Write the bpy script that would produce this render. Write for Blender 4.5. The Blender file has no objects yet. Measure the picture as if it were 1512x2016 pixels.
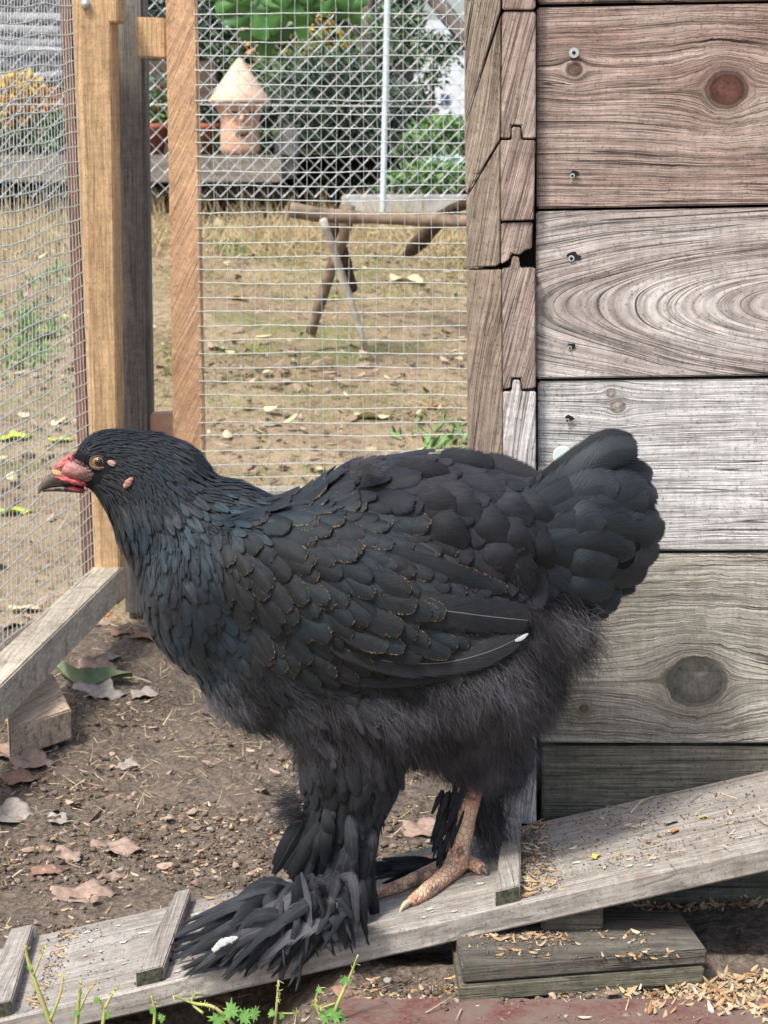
import bpy, bmesh, math, random
import numpy as np
from mathutils import Vector, Matrix
from mathutils.bvhtree import BVHTree
random.seed(7); RNG = np.random.default_rng(7)
SC = bpy.context.scene
R = math.radians
# ------------------------------------------------------------------ camera, sky, sun, exposure
PITCH = R(9.6); F = 4200.0; CZ = 0.68
cam = bpy.data.cameras.new('camera'); camo = bpy.data.objects.new('camera', cam); SC.collection.objects.link(camo)
camo.location = (0, 0, CZ); camo.rotation_euler = (math.pi/2 - PITCH, 0, 0)
cam.sensor_fit = 'VERTICAL'; cam.sensor_height = 36; cam.lens = 75; cam.clip_start = 0.05; cam.clip_end = 400
cam.dof.use_dof = True; cam.dof.focus_distance = 1.70; cam.dof.aperture_fstop = 30
SC.camera = camo
world = bpy.data.worlds.new('World'); SC.world = world; world.use_nodes = True
SUN_EL, SUN_AZ = R(56), R(222)      # azimuth: direction the sun stands in, clockwise from +Y
wn = world.node_tree; bg = wn.nodes['Background']
sky = wn.nodes.new('ShaderNodeTexSky'); sky.sky_type = 'NISHITA'; sky.sun_disc = False
sky.sun_elevation = SUN_EL; sky.sun_rotation = SUN_AZ; sky.air_density = 1.0; sky.dust_density = 4.0; sky.ozone_density = 0.6
wn.links.new(sky.outputs[0], bg.inputs[0]); bg.inputs[1].default_value = 0.13
sun = bpy.data.lights.new('sun', 'SUN'); sun.energy = 2.2; sun.angle = R(9); sun.color = (1, .96, .9)
suno = bpy.data.objects.new('sun', sun); SC.collection.objects.link(suno)
sd = Vector((math.sin(SUN_AZ)*math.cos(SUN_EL), math.cos(SUN_AZ)*math.cos(SUN_EL), math.sin(SUN_EL)))
suno.rotation_euler = sd.to_track_quat('Z', 'Y').to_euler()
SC.view_settings.view_transform = 'Standard'; SC.view_settings.look = 'None'
SC.view_settings.exposure = 0.95; SC.view_settings.gamma = 1
try: SC.view_settings.use_curve_mapping = False
except Exception: pass

# ------------------------------------------------------------------ photograph pixel <-> place
def D(u, v):
    a = (u-756)/F; b = (v-1008)/F; c, s = math.cos(PITCH), math.sin(PITCH)
    return Vector((a, c - b*s, -s - b*c))
def P(u, v, Y):
    d = D(u, v); return Vector((0, 0, CZ)) + d*(Y/d.y)
def PZ(u, v, z):
    d = D(u, v); return Vector((0, 0, CZ)) + d*((z-CZ)/d.z)
def proj(p):
    p = np.asarray(p, float); x = p[..., 0]; y = p[..., 1]; z = p[..., 2]-CZ
    c, s = math.cos(PITCH), math.sin(PITCH); w = y*c - z*s; d = -y*s - z*c
    return 756 + F*x/w, 1008 + F*d/w
def sm(a, b, x):
    t = np.clip((x-a)/(b-a), 0, 1); return t*t*(3-2*t)

# ------------------------------------------------------------------ numpy noise
_T = np.random.default_rng(3).random((256, 256))
def vn(x, y):
    xi = np.floor(x).astype(int); yi = np.floor(y).astype(int); fx = x-xi; fy = y-yi
    fx = fx*fx*(3-2*fx); fy = fy*fy*(3-2*fy)
    g = lambda a, b: _T[a & 255, b & 255]
    return (g(xi, yi)*(1-fx)+g(xi+1, yi)*fx)*(1-fy)+(g(xi, yi+1)*(1-fx)+g(xi+1, yi+1)*fx)*fy
def fbm(x, y, o=4):
    s = 0; a = .5
    for i in range(o):
        s = s + a*(vn(x*2**i+17*i, y*2**i+31*i)-.5); a *= .5
    return s

# ------------------------------------------------------------------ objects
COL = SC.collection
def put(name, me, mats, parent=None, loc=None):
    o = bpy.data.objects.new(name, me); COL.objects.link(o)
    for m in (mats if isinstance(mats, (list, tuple)) else [mats]):
        if me.materials.find(m.name) < 0: me.materials.append(m)
    if parent is not None:
        o.parent = parent
    if loc is not None: o.location = loc
    return o
def thing(name, label, cat, loc=(0, 0, 0), group=None):
    o = bpy.data.objects.new(name, None); COL.objects.link(o); o.location = loc; o.empty_display_size = .05
    return tag(o, label, cat, group)
def tag(o, label, cat, group=None):
    o['label'] = label; o['category'] = cat
    if group: o['group'] = group
    return o
def kind(o, k): o['kind'] = k; return o
def base_of(parent):
    b = Vector((0, 0, 0))
    while parent is not None: b += Vector(parent.location); parent = parent.parent
    return b
def mesh_of(name, verts, faces, smooth=False):
    me = bpy.data.meshes.new(name); me.from_pydata([tuple(v) for v in verts], [], [tuple(f) for f in faces]); me.update()
    if smooth: me.polygons.foreach_set('use_smooth', [True]*len(me.polygons))
    return me
def world_mesh(name, verts, faces, mat, parent=None, smooth=False, bevel=0, seg=1, origin=None):
    """verts in place coordinates; stored relative to the thing they belong to"""
    b = base_of(parent)
    if parent is None:
        b = Vector(origin) if origin is not None else Vector((0, 0, 0))
    me = mesh_of(name, [Vector(v)-b for v in verts], faces, smooth)
    bm = bmesh.new(); bm.from_mesh(me); bmesh.ops.recalc_face_normals(bm, faces=bm.faces)
    if bevel:
        ed = [e for e in bm.edges if len(e.link_faces) == 2 and e.calc_face_angle(0) > .5]
        bmesh.ops.bevel(bm, geom=ed, offset=bevel, segments=seg, affect='EDGES', clamp_overlap=True)
    bm.to_mesh(me); bm.free()
    o = put(name, me, mat, parent)
    if parent is None: o.location = b
    return o
BOXF = [(0, 1, 2, 3), (7, 6, 5, 4), (0, 4, 5, 1), (1, 5, 6, 2), (2, 6, 7, 3), (3, 7, 4, 0)]
def prism(name, poly, ext, mat, parent=None, bevel=.0012, origin=None, seg=2):
    n = len(poly); ext = Vector(ext)
    vs = [Vector(p) for p in poly] + [Vector(p)+ext for p in poly]
    fs = [tuple(range(n)), tuple(range(2*n-1, n-1, -1))] + [(i, (i+1) % n, (i+1) % n+n, i+n) for i in range(n)]
    return world_mesh(name, vs, fs, mat, parent, bevel=bevel, origin=origin, seg=seg)
def tube_arrays(pts, rad, n=8, cap=True, flat=1.0):
    pts = [Vector(p) for p in pts]; m = len(pts)
    if not isinstance(rad, (list, tuple, np.ndarray)): rad = [rad]*m
    vs = []; fs = []; up = None
    for i, p in enumerate(pts):
        t = (pts[min(i+1, m-1)]-pts[max(i-1, 0)]).normalized()
        if up is None:
            up = Vector((0, 0, 1)) if abs(t.z) < .9 else Vector((0, 1, 0))
        a = t.cross(up).normalized(); b = a.cross(t).normalized(); up = b
        for k in range(n):
            th = 2*math.pi*k/n
            vs.append(p + a*(math.cos(th)*rad[i]) + b*(math.sin(th)*rad[i]*flat))
    for i in range(m-1):
        for k in range(n):
            fs.append((i*n+k, i*n+(k+1) % n, (i+1)*n+(k+1) % n, (i+1)*n+k))
    if cap:
        fs.append(tuple(range(n-1, -1, -1))); fs.append(tuple(range((m-1)*n, m*n)))
    return vs, fs
def smooth_path(pts, k=4):
    pts = [Vector(p) for p in pts]; out = []
    for i in range(len(pts)-1):
        p0 = pts[max(i-1, 0)]; p1 = pts[i]; p2 = pts[i+1]; p3 = pts[min(i+2, len(pts)-1)]
        for j in range(k):
            t = j/k
            out.append(.5*((2*p1)+(p2-p0)*t+(2*p0-5*p1+4*p2-p3)*t*t+(3*p1-p0-3*p2+p3)*t**3))
    out.append(pts[-1]); return out
def lerp_list(r, m):
    return list(np.interp(np.linspace(0, 1, m), np.linspace(0, 1, len(r)), r))
def tube(name, pts, rad, mat, parent=None, n=8, k=4, origin=None, wob=0):
    pts = smooth_path(pts, k)
    r = lerp_list(rad if isinstance(rad, (list, tuple)) else [rad]*2, len(pts))
    if wob: r = [x*(1+random.uniform(-wob, wob)) for x in r]
    vs, fs = tube_arrays(pts, r, n)
    return world_mesh(name, vs, fs, mat, parent, smooth=True, origin=origin)
class MB:
    def __init__(s): s.v = []; s.f = []
    def add(s, vs, fs):
        o = len(s.v); s.v += [tuple(v) for v in vs]; s.f += [tuple(i+o for i in f) for f in fs]
    def build(s, name, mat, parent=None, smooth=False, origin=None):
        return world_mesh(name, s.v, s.f, mat, parent, smooth=smooth, origin=origin)

# ------------------------------------------------------------------ many copies of a small shape in one mesh (numpy)
def swarm(name, proto_v, proto_f, mats3, pos, mat, parent=None, uv=None, rnd=None, smooth=True):
    """proto (n,3), faces list of equal-length tuples, mats3 (N,3,3) columns = local axes incl. scale"""
    N = len(pos); n = len(proto_v); pf = np.asarray(proto_f); k = pf.shape[1]
    b = np.array(base_of(parent))
    V = np.einsum('nij,mj->nmi', mats3, proto_v) + (np.asarray(pos)-b)[:, None, :]
    Fc = pf[None] + (np.arange(N)*n)[:, None, None]
    me = bpy.data.meshes.new(name)
    me.vertices.add(N*n); me.vertices.foreach_set('co', V.astype(np.float32).ravel())
    nf = N*len(pf); me.loops.add(nf*k); me.loops.foreach_set('vertex_index', Fc.astype(np.int32).ravel())
    me.polygons.add(nf); me.polygons.foreach_set('loop_start', (np.arange(nf)*k).astype(np.int32))
    me.polygons.foreach_set('use_smooth', np.full(nf, smooth))
    me.update(calc_edges=True)
    if rnd is None: rnd = RNG.random(N)
    at = me.attributes.new('rnd', 'FLOAT', 'POINT'); at.data.foreach_set('value', np.repeat(rnd, n).astype(np.float32))
    if uv is not None:
        ul = me.uv_layers.new(name='UVMap'); U = np.tile(uv[pf.ravel()], (N, 1)); ul.data.foreach_set('uv', U.astype(np.float32).ravel())
    return put(name, me, mat, parent)
def frames(xd, nrm, sx, sy, sz):
    """columns: x along xd, z near nrm"""
    x = xd/np.linalg.norm(xd, axis=1, keepdims=True)
    y = np.cross(nrm, x); y /= np.linalg.norm(y, axis=1, keepdims=True)+1e-9
    z = np.cross(x, y)
    return np.stack([x*sx[:, None], y*sy[:, None], z*sz[:, None]], axis=2)

# ------------------------------------------------------------------ materials
class NB:
    def __init__(s, name):
        s.m = bpy.data.materials.new(name); s.m.use_nodes = True; s.t = s.m.node_tree
        s.b = s.t.nodes['Principled BSDF']
    def n(s, ty, **kw):
        nd = s.t.nodes.new(ty)
        for k, v in kw.items(): setattr(nd, k, v)
        return nd
    def put(s, sock, val):
        if isinstance(val, bpy.types.NodeSocket): s.t.links.new(val, sock)
        else: sock.default_value = val
    def math(s, op, a, b=0.0, c=0.0, clamp=False):
        nd = s.n('ShaderNodeMath', operation=op, use_clamp=clamp); s.put(nd.inputs[0], a); s.put(nd.inputs[1], b); s.put(nd.inputs[2], c); return nd.outputs[0]
    def dot(s, a, b):
        nd = s.n('ShaderNodeVectorMath', operation='DOT_PRODUCT'); s.put(nd.inputs[0], a); s.put(nd.inputs[1], b); return nd.outputs['Value']
    def comb(s, x, y, z):
        nd = s.n('ShaderNodeCombineXYZ'); s.put(nd.inputs[0], x); s.put(nd.inputs[1], y); s.put(nd.inputs[2], z); return nd.outputs[0]
    def sep(s, v):
        nd = s.n('ShaderNodeSeparateXYZ'); s.put(nd.inputs[0], v); return nd.outputs
    def noise(s, vec, scale=1, det=4, rough=.55, dist=0, out=0):
        nd = s.n('ShaderNodeTexNoise'); s.put(nd.inputs['Vector'], vec); nd.inputs['Scale'].default_value = scale
        nd.inputs['Detail'].default_value = det; nd.inputs['Roughness'].default_value = rough; nd.inputs['Distortion'].default_value = dist
        return nd.outputs[out]
    def vor(s, vec, scale=1, out='Distance', feature='F1'):
        nd = s.n('ShaderNodeTexVoronoi', feature=feature); s.put(nd.inputs['Vector'], vec); nd.inputs['Scale'].default_value = scale; return nd.outputs[out]
    def rng(s, v, a, b, c=0.0, d=1.0, smooth=False):
        nd = s.n('ShaderNodeMapRange'); nd.interpolation_type = 'SMOOTHSTEP' if smooth else 'LINEAR'
        s.put(nd.inputs[0], v); s.put(nd.inputs[1], a); s.put(nd.inputs[2], b); s.put(nd.inputs[3], c); s.put(nd.inputs[4], d); return nd.outputs[0]
    def mix(s, f, a, b, mode='MIX'):
        nd = s.n('ShaderNodeMix', data_type='RGBA', blend_type=mode); s.put(nd.inputs[0], f)
        for i, v in ((6, a), (7, b)):
            s.put(nd.inputs[i], v if isinstance(v, bpy.types.NodeSocket) else (*v, 1)[:4])
        return nd.outputs[2]
    def pos(s): return s.n('ShaderNodeNewGeometry').outputs['Position']
    def attr(s, name): return s.n('ShaderNodeAttribute', attribute_name=name).outputs['Fac']
    def orand(s): return s.n('ShaderNodeObjectInfo').outputs['Random']
    def bump(s, h, strength=.5, dist=.001):
        nd = s.n('ShaderNodeBump'); s.put(nd.inputs['Height'], h); nd.inputs['Strength'].default_value = strength; nd.inputs['Distance'].default_value = dist
        s.t.links.new(nd.outputs[0], s.b.inputs['Normal'])
    def fin(s, col, rough=.8, spec=.3, **kw):
        s.put(s.b.inputs['Base Color'], col if isinstance(col, bpy.types.NodeSocket) else (*col, 1)[:4])
        s.put(s.b.inputs['Roughness'], rough); s.b.inputs['Specular IOR Level'].default_value = spec
        for k, v in kw.items(): s.put(s.b.inputs[k.replace('_', ' ')], v)
        return s.m
def plain(name, col, rough=.7, spec=.3, var=.25, scale=60, bump=.3, **kw):
    b = NB(name); p = b.pos(); n = b.noise(p, scale, 5, .6)
    k = b.rng(n, .3, .7, 1-var, 1+var)
    c = b.mix(1.0, col, b.comb(k, k, k), 'MULTIPLY'); b.bump(n, bump, .001)
    return b.fin(c, rough, spec, **kw)

def wood(name, light, mid, dark, along=(1, 0, 0), across=(0, 0, 1), third=(0, 1, 0), rings=1.0, knots=(), cath=None,
         crack=.5, moss=0, mosscol=(.06, .075, .03), dirt=0, dirtcol=(.1, .08, .06), fine=1.0, contrast=1.0, rough=.85, wave=.012, ringlo=.42, ringhi=.62):
    b = NB(name); p = b.pos(); rnd = b.orand()
    off = b.math('MULTIPLY', rnd, 7.0)
    A = b.math('ADD', b.dot(p, along), off); C = b.dot(p, across); T = b.dot(p, third)
    A0 = b.dot(p, along)
    psi = C
    kmask = None; rot = None
    for (ka, kc, kr, redness) in knots:      # grain parts round each knot like water round a post
        da = b.math('SUBTRACT', A0, ka); dc = b.math('SUBTRACT', C, kc)
        wobn = b.rng(b.noise(p, 45, 4, .65), .2, .8, .72, 1.28)
        d2 = b.math('MULTIPLY', b.math('ADD', b.math('MULTIPLY', b.math('MULTIPLY', da, da), .75), b.math('MULTIPLY', dc, dc)), wobn)
        r2 = kr*kr
        q = b.math('DIVIDE', r2*1.6, b.math('ADD', d2, r2*.5))
        psi = b.math('SUBTRACT', psi, b.math('MULTIPLY', dc, b.math('MINIMUM', q, .97)))
        dist = b.math('SQRT', d2)
        inside = b.rng(dist, kr*.86, kr*1.06, 1, 0)
        halo = b.rng(dist, kr, kr*2.2, 1, 0)
        ringk = b.math('MULTIPLY', b.math('SUBTRACT', 1, b.math('ABSOLUTE', b.math('MULTIPLY', b.math('SUBTRACT', dist, kr*1.02), 1/(kr*.10)))), 1, clamp=True)
        kk = (inside, halo, ringk, redness, dist, kr)
        kmask = (kmask or []) + [kk]
    n1 = b.noise(b.comb(b.math('MULTIPLY', A, 4.0), b.math('MULTIPLY', C, 11.0), T), 1, 1.5, .5)
    psi = b.math('ADD', psi, b.math('MULTIPLY', b.math('SUBTRACT', n1, .5), wave*1.1))
    if cath:
        ca, cc, ex, wgt = cath
        da = b.math('MULTIPLY', b.math('SUBTRACT', A0, ca), ex); dc = b.math('SUBTRACT', C, cc)
        el = b.math('SQRT', b.math('ADD', b.math('MULTIPLY', da, da), b.math('MULTIPLY', dc, dc)))
        psi = b.math('ADD', b.math('MULTIPLY', psi, 1-wgt), b.math('MULTIPLY', b.math('ADD', el, b.math('MULTIPLY', b.math('SUBTRACT', n1, .5), .02)), wgt))
    ps = b.math('ADD', psi, off)
    rg = b.noise(b.comb(b.math('MULTIPLY', A, 1.6), b.math('MULTIPLY', ps, 110*rings), b.math('MULTIPLY', T, 12)), 1, 5, .7)
    rgm = b.rng(rg, ringlo, ringhi)
    fb = b.noise(b.comb(b.math('MULTIPLY', A, 22), b.math('MULTIPLY', ps, 700*fine), b.math('MULTIPLY', T, 260)), 1, 4, .6)
    pr = b.noise(b.comb(b.math('MULTIPLY', A, 9), b.math('MULTIPLY', ps, 420*fine), b.math('MULTIPLY', T, 90)), 1, 3, .65)
    wr = b.noise(b.comb(b.math('MULTIPLY', A, 2.5), b.math('MULTIPLY', ps, 60), b.math('MULTIPLY', T, 20)), 1, 5, .75)
    bl = b.noise(b.comb(b.math('MULTIPLY', A, 7), b.math('MULTIPLY', C, 14), b.math('MULTIPLY', T, 10)), 1, 4, .6)
    sp = b.noise(p, 380, 3, .7); sp2 = b.noise(p, 95, 5, .75)
    c = b.mix(b.rng(bl, .35, .65), mid, light)
    tl = b.noise(b.comb(b.math('MULTIPLY', A, 3.2), b.math('MULTIPLY', ps, 230*fine), b.math('MULTIPLY', T, 30)), 1, 2.5, .6)
    tlm = b.math('SUBTRACT', 1, b.math('MULTIPLY', b.math('ABSOLUTE', b.math('SUBTRACT', tl, .5)), 26), clamp=True)
    tlm = b.math('MULTIPLY', tlm, b.rng(b.noise(b.comb(b.math('MULTIPLY', A, 6), b.math('MULTIPLY', ps, 70), 9.1), 1, 3, .7), .36, .62))
    c = b.mix(b.math('MULTIPLY', rgm, .42*contrast, clamp=True), c, dark)
    c = b.mix(b.math('MULTIPLY', tlm, .6*contrast, clamp=True), c, tuple(x*.6 for x in dark))
    k = b.rng(fb, .36, .64, 1-.34*contrast, 1+.34*contrast); c = b.mix(1, c, b.comb(k, k, k), 'MULTIPLY')
    c = b.mix(b.math('MULTIPLY', b.rng(wr, .5, .66), .55*contrast), c, tuple(min(.8, x*1.28) for x in light))
    k = b.rng(pr, .36, .47, 1-.55*contrast, 1); c = b.mix(1, c, b.comb(k, k, k), 'MULTIPLY')
    k = b.rng(sp2, .3, .7, 1.22, .78); c = b.mix(1, c, b.comb(k, k, k), 'MULTIPLY')
    vs_ = b.noise(b.comb(b.math('MULTIPLY', A, 260), b.math('MULTIPLY', C, 12), T), 1, 2); k = b.math('MULTIPLY', b.rng(vs_, .3, .7, .93, 1.07), b.rng(sp, .34, .46, .5, 1)); c = b.mix(1, c, b.comb(k, k, k), 'MULTIPLY')
    cr = b.noise(b.comb(b.math('MULTIPLY', A, 2.2), b.math('MULTIPLY', ps, 150), b.math('MULTIPLY', T, 6)), 1, 1.5)
    crm = b.math('SUBTRACT', 1, b.math('MULTIPLY', b.math('ABSOLUTE', b.math('SUBTRACT', cr, .5)), 55), clamp=True)
    gate = b.rng(b.noise(b.comb(b.math('MULTIPLY', A, 5), b.math('MULTIPLY', ps, 55), 3.3), 1, 1), .54, .62)
    crm = b.math('MULTIPLY', b.math('MULTIPLY', crm, gate), crack, clamp=True)
    h = b.math('ADD', b.math('ADD', b.math('MULTIPLY', rgm, -.3), b.math('MULTIPLY', tlm, -1.2)), b.math('ADD', b.math('MULTIPLY', fb, .6), b.math('MULTIPLY', pr, .7)))
    for (inside, halo, ringk, red, dist, KR) in (kmask or []):
        kc = b.mix(b.rng(b.noise(p, 130, 6, .75), .35, .65), tuple(x*.55 for x in red), tuple(x*1.6 for x in red))
        c = b.mix(b.math('MULTIPLY', halo, .35), c, dark)
        ed = b.rng(dist, KR*.35, KR, 1.15, .45); kc = b.mix(1, kc, b.comb(ed, ed, ed), 'MULTIPLY')
        c = b.mix(inside, c, kc)
        rr = b.rng(b.noise(b.comb(b.math('MULTIPLY', dist, 900), 0, 0), 1, 1), .5, .65)
        c = b.mix(b.math('MULTIPLY', b.math('MULTIPLY', rr, halo), .6), c, tuple(x*.7 for x in dark))
        c = b.mix(b.math('MULTIPLY', ringk, .7), c, tuple(x*.3 for x in dark))
        crm = b.math('MULTIPLY', crm, b.math('SUBTRACT', 1, inside))
    c = b.mix(crm, c, (.006, .005, .005))
    if moss:
        mm = b.rng(b.noise(p, 16, 6, .7), .62-.3*moss, .74-.2*moss, 0, .8); c = b.mix(mm, c, mosscol)
    if dirt:
        dm = b.rng(b.noise(p, 26, 7, .75), .66-.3*dirt, .70-.12*dirt, 0, .85); c = b.mix(dm, c, dirtcol)
    h = b.math('SUBTRACT', h, b.math('MULTIPLY', crm, 3)); b.bump(h, .75, .0009)
    return b.fin(c, rough, .25)

Zx = (0, 0, 1); Xx = (1, 0, 0); Yx = (0, 1, 0)
# ------------------------------------------------------------------ the ground: soil of the run, rising dry yard behind
WY = 1.80                      # face of the coop wall
RF = 1.60; RB = 1.785          # front and back edge of the ramp
r0 = P(0, 2008, RF); r1 = P(1512, 1668, RF)
def ramp_top(x): return r0.z + (r1.z-r0.z)*(x-r0.x)/(r1.x-r0.x)
RSL = (r1.z-r0.z)/(r1.x-r0.x)
def gz(x, y, fine=True):
    x = np.asarray(x, float); y = np.asarray(y, float)
    yard = .155*np.clip(y-3.05, 0, 2.9) + .02*np.clip(y-5.95, 0, 40)
    front = -.075 + .115*sm(-.16, -.02, x)
    back = -.004 + .028*sm(.02, .18, x)*(1-sm(1.9, 2.1, y))
    t = sm(1.60, 1.79, y); z = front*(1-t)+back*t + yard
    big = fbm(x*5+3, y*5+9, 3)*.022*(sm(1.8, 2.0, y))*(1-sm(2.8, 3.0, y)) + fbm(x*2+1, y*2+4, 4)*.06*sm(3.0, 3.6, y)
    z = z+big
    if fine:
        a = 1.0
        z = z + fbm(x*38, y*38, 5)*.014 + np.maximum(fbm(x*90+5, y*90, 3)-.03, 0)*.016
    return z
def grid_mesh(name, xs, ys, fn):
    X, Y = np.meshgrid(xs, ys); Z = fn(X, Y); nx = len(xs); ny = len(ys)
    V = np.stack([X, Y, Z], -1).reshape(-1, 3)
    i = np.arange((ny-1)*(nx-1)); r = i//(nx-1); c = i % (nx-1); a = r*nx+c
    Fc = np.stack([a, a+1, a+nx+1, a+nx], 1)
    me = bpy.data.meshes.new(name); me.vertices.add(len(V)); me.vertices.foreach_set('co', V.astype(np.float32).ravel())
    me.loops.add(len(Fc)*4); me.loops.foreach_set('vertex_index', Fc.astype(np.int32).ravel())
    me.polygons.add(len(Fc)); me.polygons.foreach_set('loop_start', (np.arange(len(Fc))*4).astype(np.int32))
    me.polygons.foreach_set('use_smooth', np.full(len(Fc), True)); me.update(calc_edges=True)
    return me
b = NB('soil'); p = b.pos()
n1 = b.noise(p, 14, 5, .6); n2 = b.noise(p, 160, 6, .65); n3 = b.noise(p, 700, 4, .7)
c = b.mix(b.rng(n1, .35, .65), (.066, .050, .037), (.128, .102, .079))
c = b.mix(b.rng(n2, .4, .66), c, (.225, .185, .148))
k = b.rng(n3, .3, .7, .6, 1.35); c = b.mix(1, c, b.comb(k, k, k), 'MULTIPLY')
b.bump(b.math('ADD', n2, b.math('MULTIPLY', n3, .5)), .9, .003)
M_soil = b.fin(c, .95, .15)
b = NB('dry_yard_soil'); p = b.pos()
n1 = b.noise(p, 3.2, 5, .6); n2 = b.noise(p, 40, 6, .7); n3 = b.noise(p, 200, 4, .7)
c = b.mix(b.rng(n1, .38, .62), (.34, .255, .165), (.44, .345, .225))
c = b.mix(b.rng(n2, .5, .66), c, (.16, .11, .07))
g = b.rng(b.noise(p, 2.1, 4, .7), .56, .68); c = b.mix(b.math('MULTIPLY', g, .7), c, (.17, .20, .07))
k = b.rng(n3, .3, .7, .6, 1.3); c = b.mix(1, c, b.comb(k, k, k), 'MULTIPLY')
b.bump(b.math('ADD', n2, n3), .8, .012)
M_yard = b.fin(c, .95, .15)
me = grid_mesh('ground', np.arange(-.62, .63, .004), np.concatenate([np.arange(1.36, 2.2, .004), np.arange(2.2, 3.06, .007)]), gz)
ground = kind(put('ground', me, M_soil), 'structure')
xs = np.concatenate([[-60, -30, -12, -6], np.arange(-3, 3.01, .03), [6, 12, 30, 60]])
yb = np.concatenate([np.arange(3.05, 7.0, .03), np.arange(7.0, 12, .4), [16, 25, 45, 80, 140]])
yard = kind(put('yard', grid_mesh('yard', xs, yb, gz), M_yard), 'structure')
xs2 = np.array([-60, -20, -6, -3, -1.5, -.62, .62, 1.5, 3, 6, 20, 60]); ys2 = np.array([-30, -8, -2, 0, .8, 1.36, 1.8, 2.2, 2.6, 3.05])
def low(X, Y):
    z = gz(X, Y, False); inside = (abs(X) <= .62) & (Y >= 1.36)
    return np.where(inside, z-.05, z-.004)
kind(put('surrounding_ground', grid_mesh('surrounding_ground', xs2, ys2, low), M_yard), 'structure')

# ------------------------------------------------------------------ coop wall of weathered planks
def wp(u, v, Y=WY): return P(u, v, Y)
def L(v): return wp(1057, v)
planks = [   # corner u, top-left v, bottom-left v, slope of the top and of the bottom in px per 455 px
    (1060, -190, 8, 0, -7), (1057.5, 14.5, 411, -8, -8.5), (1056, 416.5, 745.5, -8, -6.5), (1060, 751.5, 1085, -5, -1),
    (1063, 1092, 1462.5, -1, 1.5), (1067, 1470, 1790, 1.5, 3)]
def zat(u, v): return wp(u, v).z
def xat(u, v=1000): return wp(u, v).x
kn = lambda u, v, r, c: (xat(u, v), zat(u, v), r*WY/F, c)
RED = (.095, .042, .033); BRN = (.11, .08, .06); GRN = (.07, .072, .05)
W = []
W.append(wood('plank_wood_top', (.36, .29, .25), (.25, .18, .15), (.10, .06, .05), knots=[kn(1215, 20, 40, (.06, .05, .05))], rings=1.2))
W.append(wood('plank_wood_russet', (.43, .355, .31), (.285, .20, .168), (.115, .07, .057), knots=[kn(1431, 176, 34, RED), kn(1130, 137, 13, BRN)], rings=1.15, crack=.9))
W.append(wood('plank_wood_ringed', (.50, .47, .445), (.38, .335, .305), (.13, .09, .075), cath=(xat(1650, 590), zat(1650, 592), .22, .86), rings=.40, crack=.8, contrast=.9, wave=.04, ringlo=.44, ringhi=.60))
W.append(wood('plank_wood_silver', (.60, .605, .60), (.50, .49, .475), (.27, .235, .21), knots=[kn(1216, 800, 13, (.30, .27, .24)), kn(1204, 775, 8, (.25, .22, .2))], rings=.9, crack=1.0, contrast=.8))
W.append(wood('plank_wood_mossy', (.43, .41, .355), (.31, .292, .25), (.15, .135, .11), knots=[kn(1372, 1342, 50, (.10, .10, .085)), kn(1150, 1395, 8, BRN)], rings=1.5, crack=.8, moss=.2, mosscol=(.12, .125, .07), contrast=1.0))
W.append(wood('plank_wood_green', (.18, .17, .14), (.125, .12, .095), (.055, .053, .042), rings=.8, crack=.6, moss=.12, mosscol=(.075, .082, .05), contrast=.9))
coop = thing('chicken_coop', 'weathered plank wall of the chicken coop with jointed corner boards, right behind the hen', 'coop', (xat(1057), WY, 0))
for i, (u, a, c_, sa, sb) in enumerate(planks):
    TL = wp(u, a); BL = wp(u, c_); U2 = 1057+455*2.2
    TR = wp(U2, a+sa*2.2); BR = wp(U2, c_+sb*2.2)
    dy = [.0, .0005, -.0012, .001, 0, .0015][i]
    poly = [q+Vector((0, dy, 0)) for q in (TL, BL, BR, TR)]
    prism('plank', poly, (0, .024, 0), W[i], coop, bevel=.0014)
M_dark = plain('dark_gap_wood', (.02, .012, .012), var=.3)
a, c_ = wp(1052, -200, WY+.03), wp(2100, 1800, WY+.03)
prism('backing_board', [(a.x, WY+.03, a.z), (a.x, WY+.03, -.02), (c_.x, WY+.03, -.02), (c_.x, WY+.03, a.z)], (0, .02, 0), M_dark, coop)
# the corner: plank ends stacked with tongue and groove, and the chamfered outer face
EW = wood('corner_wood', (.42, .345, .30), (.28, .205, .175), (.13, .085, .068), along=(.25, 0, 1), across=(1, 0, -.25), rings=1.4, crack=.5, contrast=1.1)
EW2 = wood('corner_wood_pale', (.66, .63, .61), (.52, .48, .45), (.24, .19, .165), along=(.12, 0, 1), across=(1, 0, -.12), rings=1.3, crack=.3, contrast=1.0)
FW = wood('corner_face_wood', (.36, .30, .235), (.28, .225, .175), (.15, .115, .09), along=(.2, 0, 1), across=(1, 0, -.2), rings=.9, crack=.5, contrast=.9, wave=.03, dirt=.15, dirtcol=(.3, .24, .18))
FW2 = wood('corner_face_muddy', (.36, .29, .225), (.29, .23, .175), (.19, .145, .11), along=(.1, 0, 1), across=(1, 0, -.1), rings=.6, crack=.5, contrast=.7, wave=.03, dirt=.45, dirtcol=(.33, .265, .20))
def px_poly(pts, Y): return [P(u, v, Y) for u, v in pts]
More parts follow.
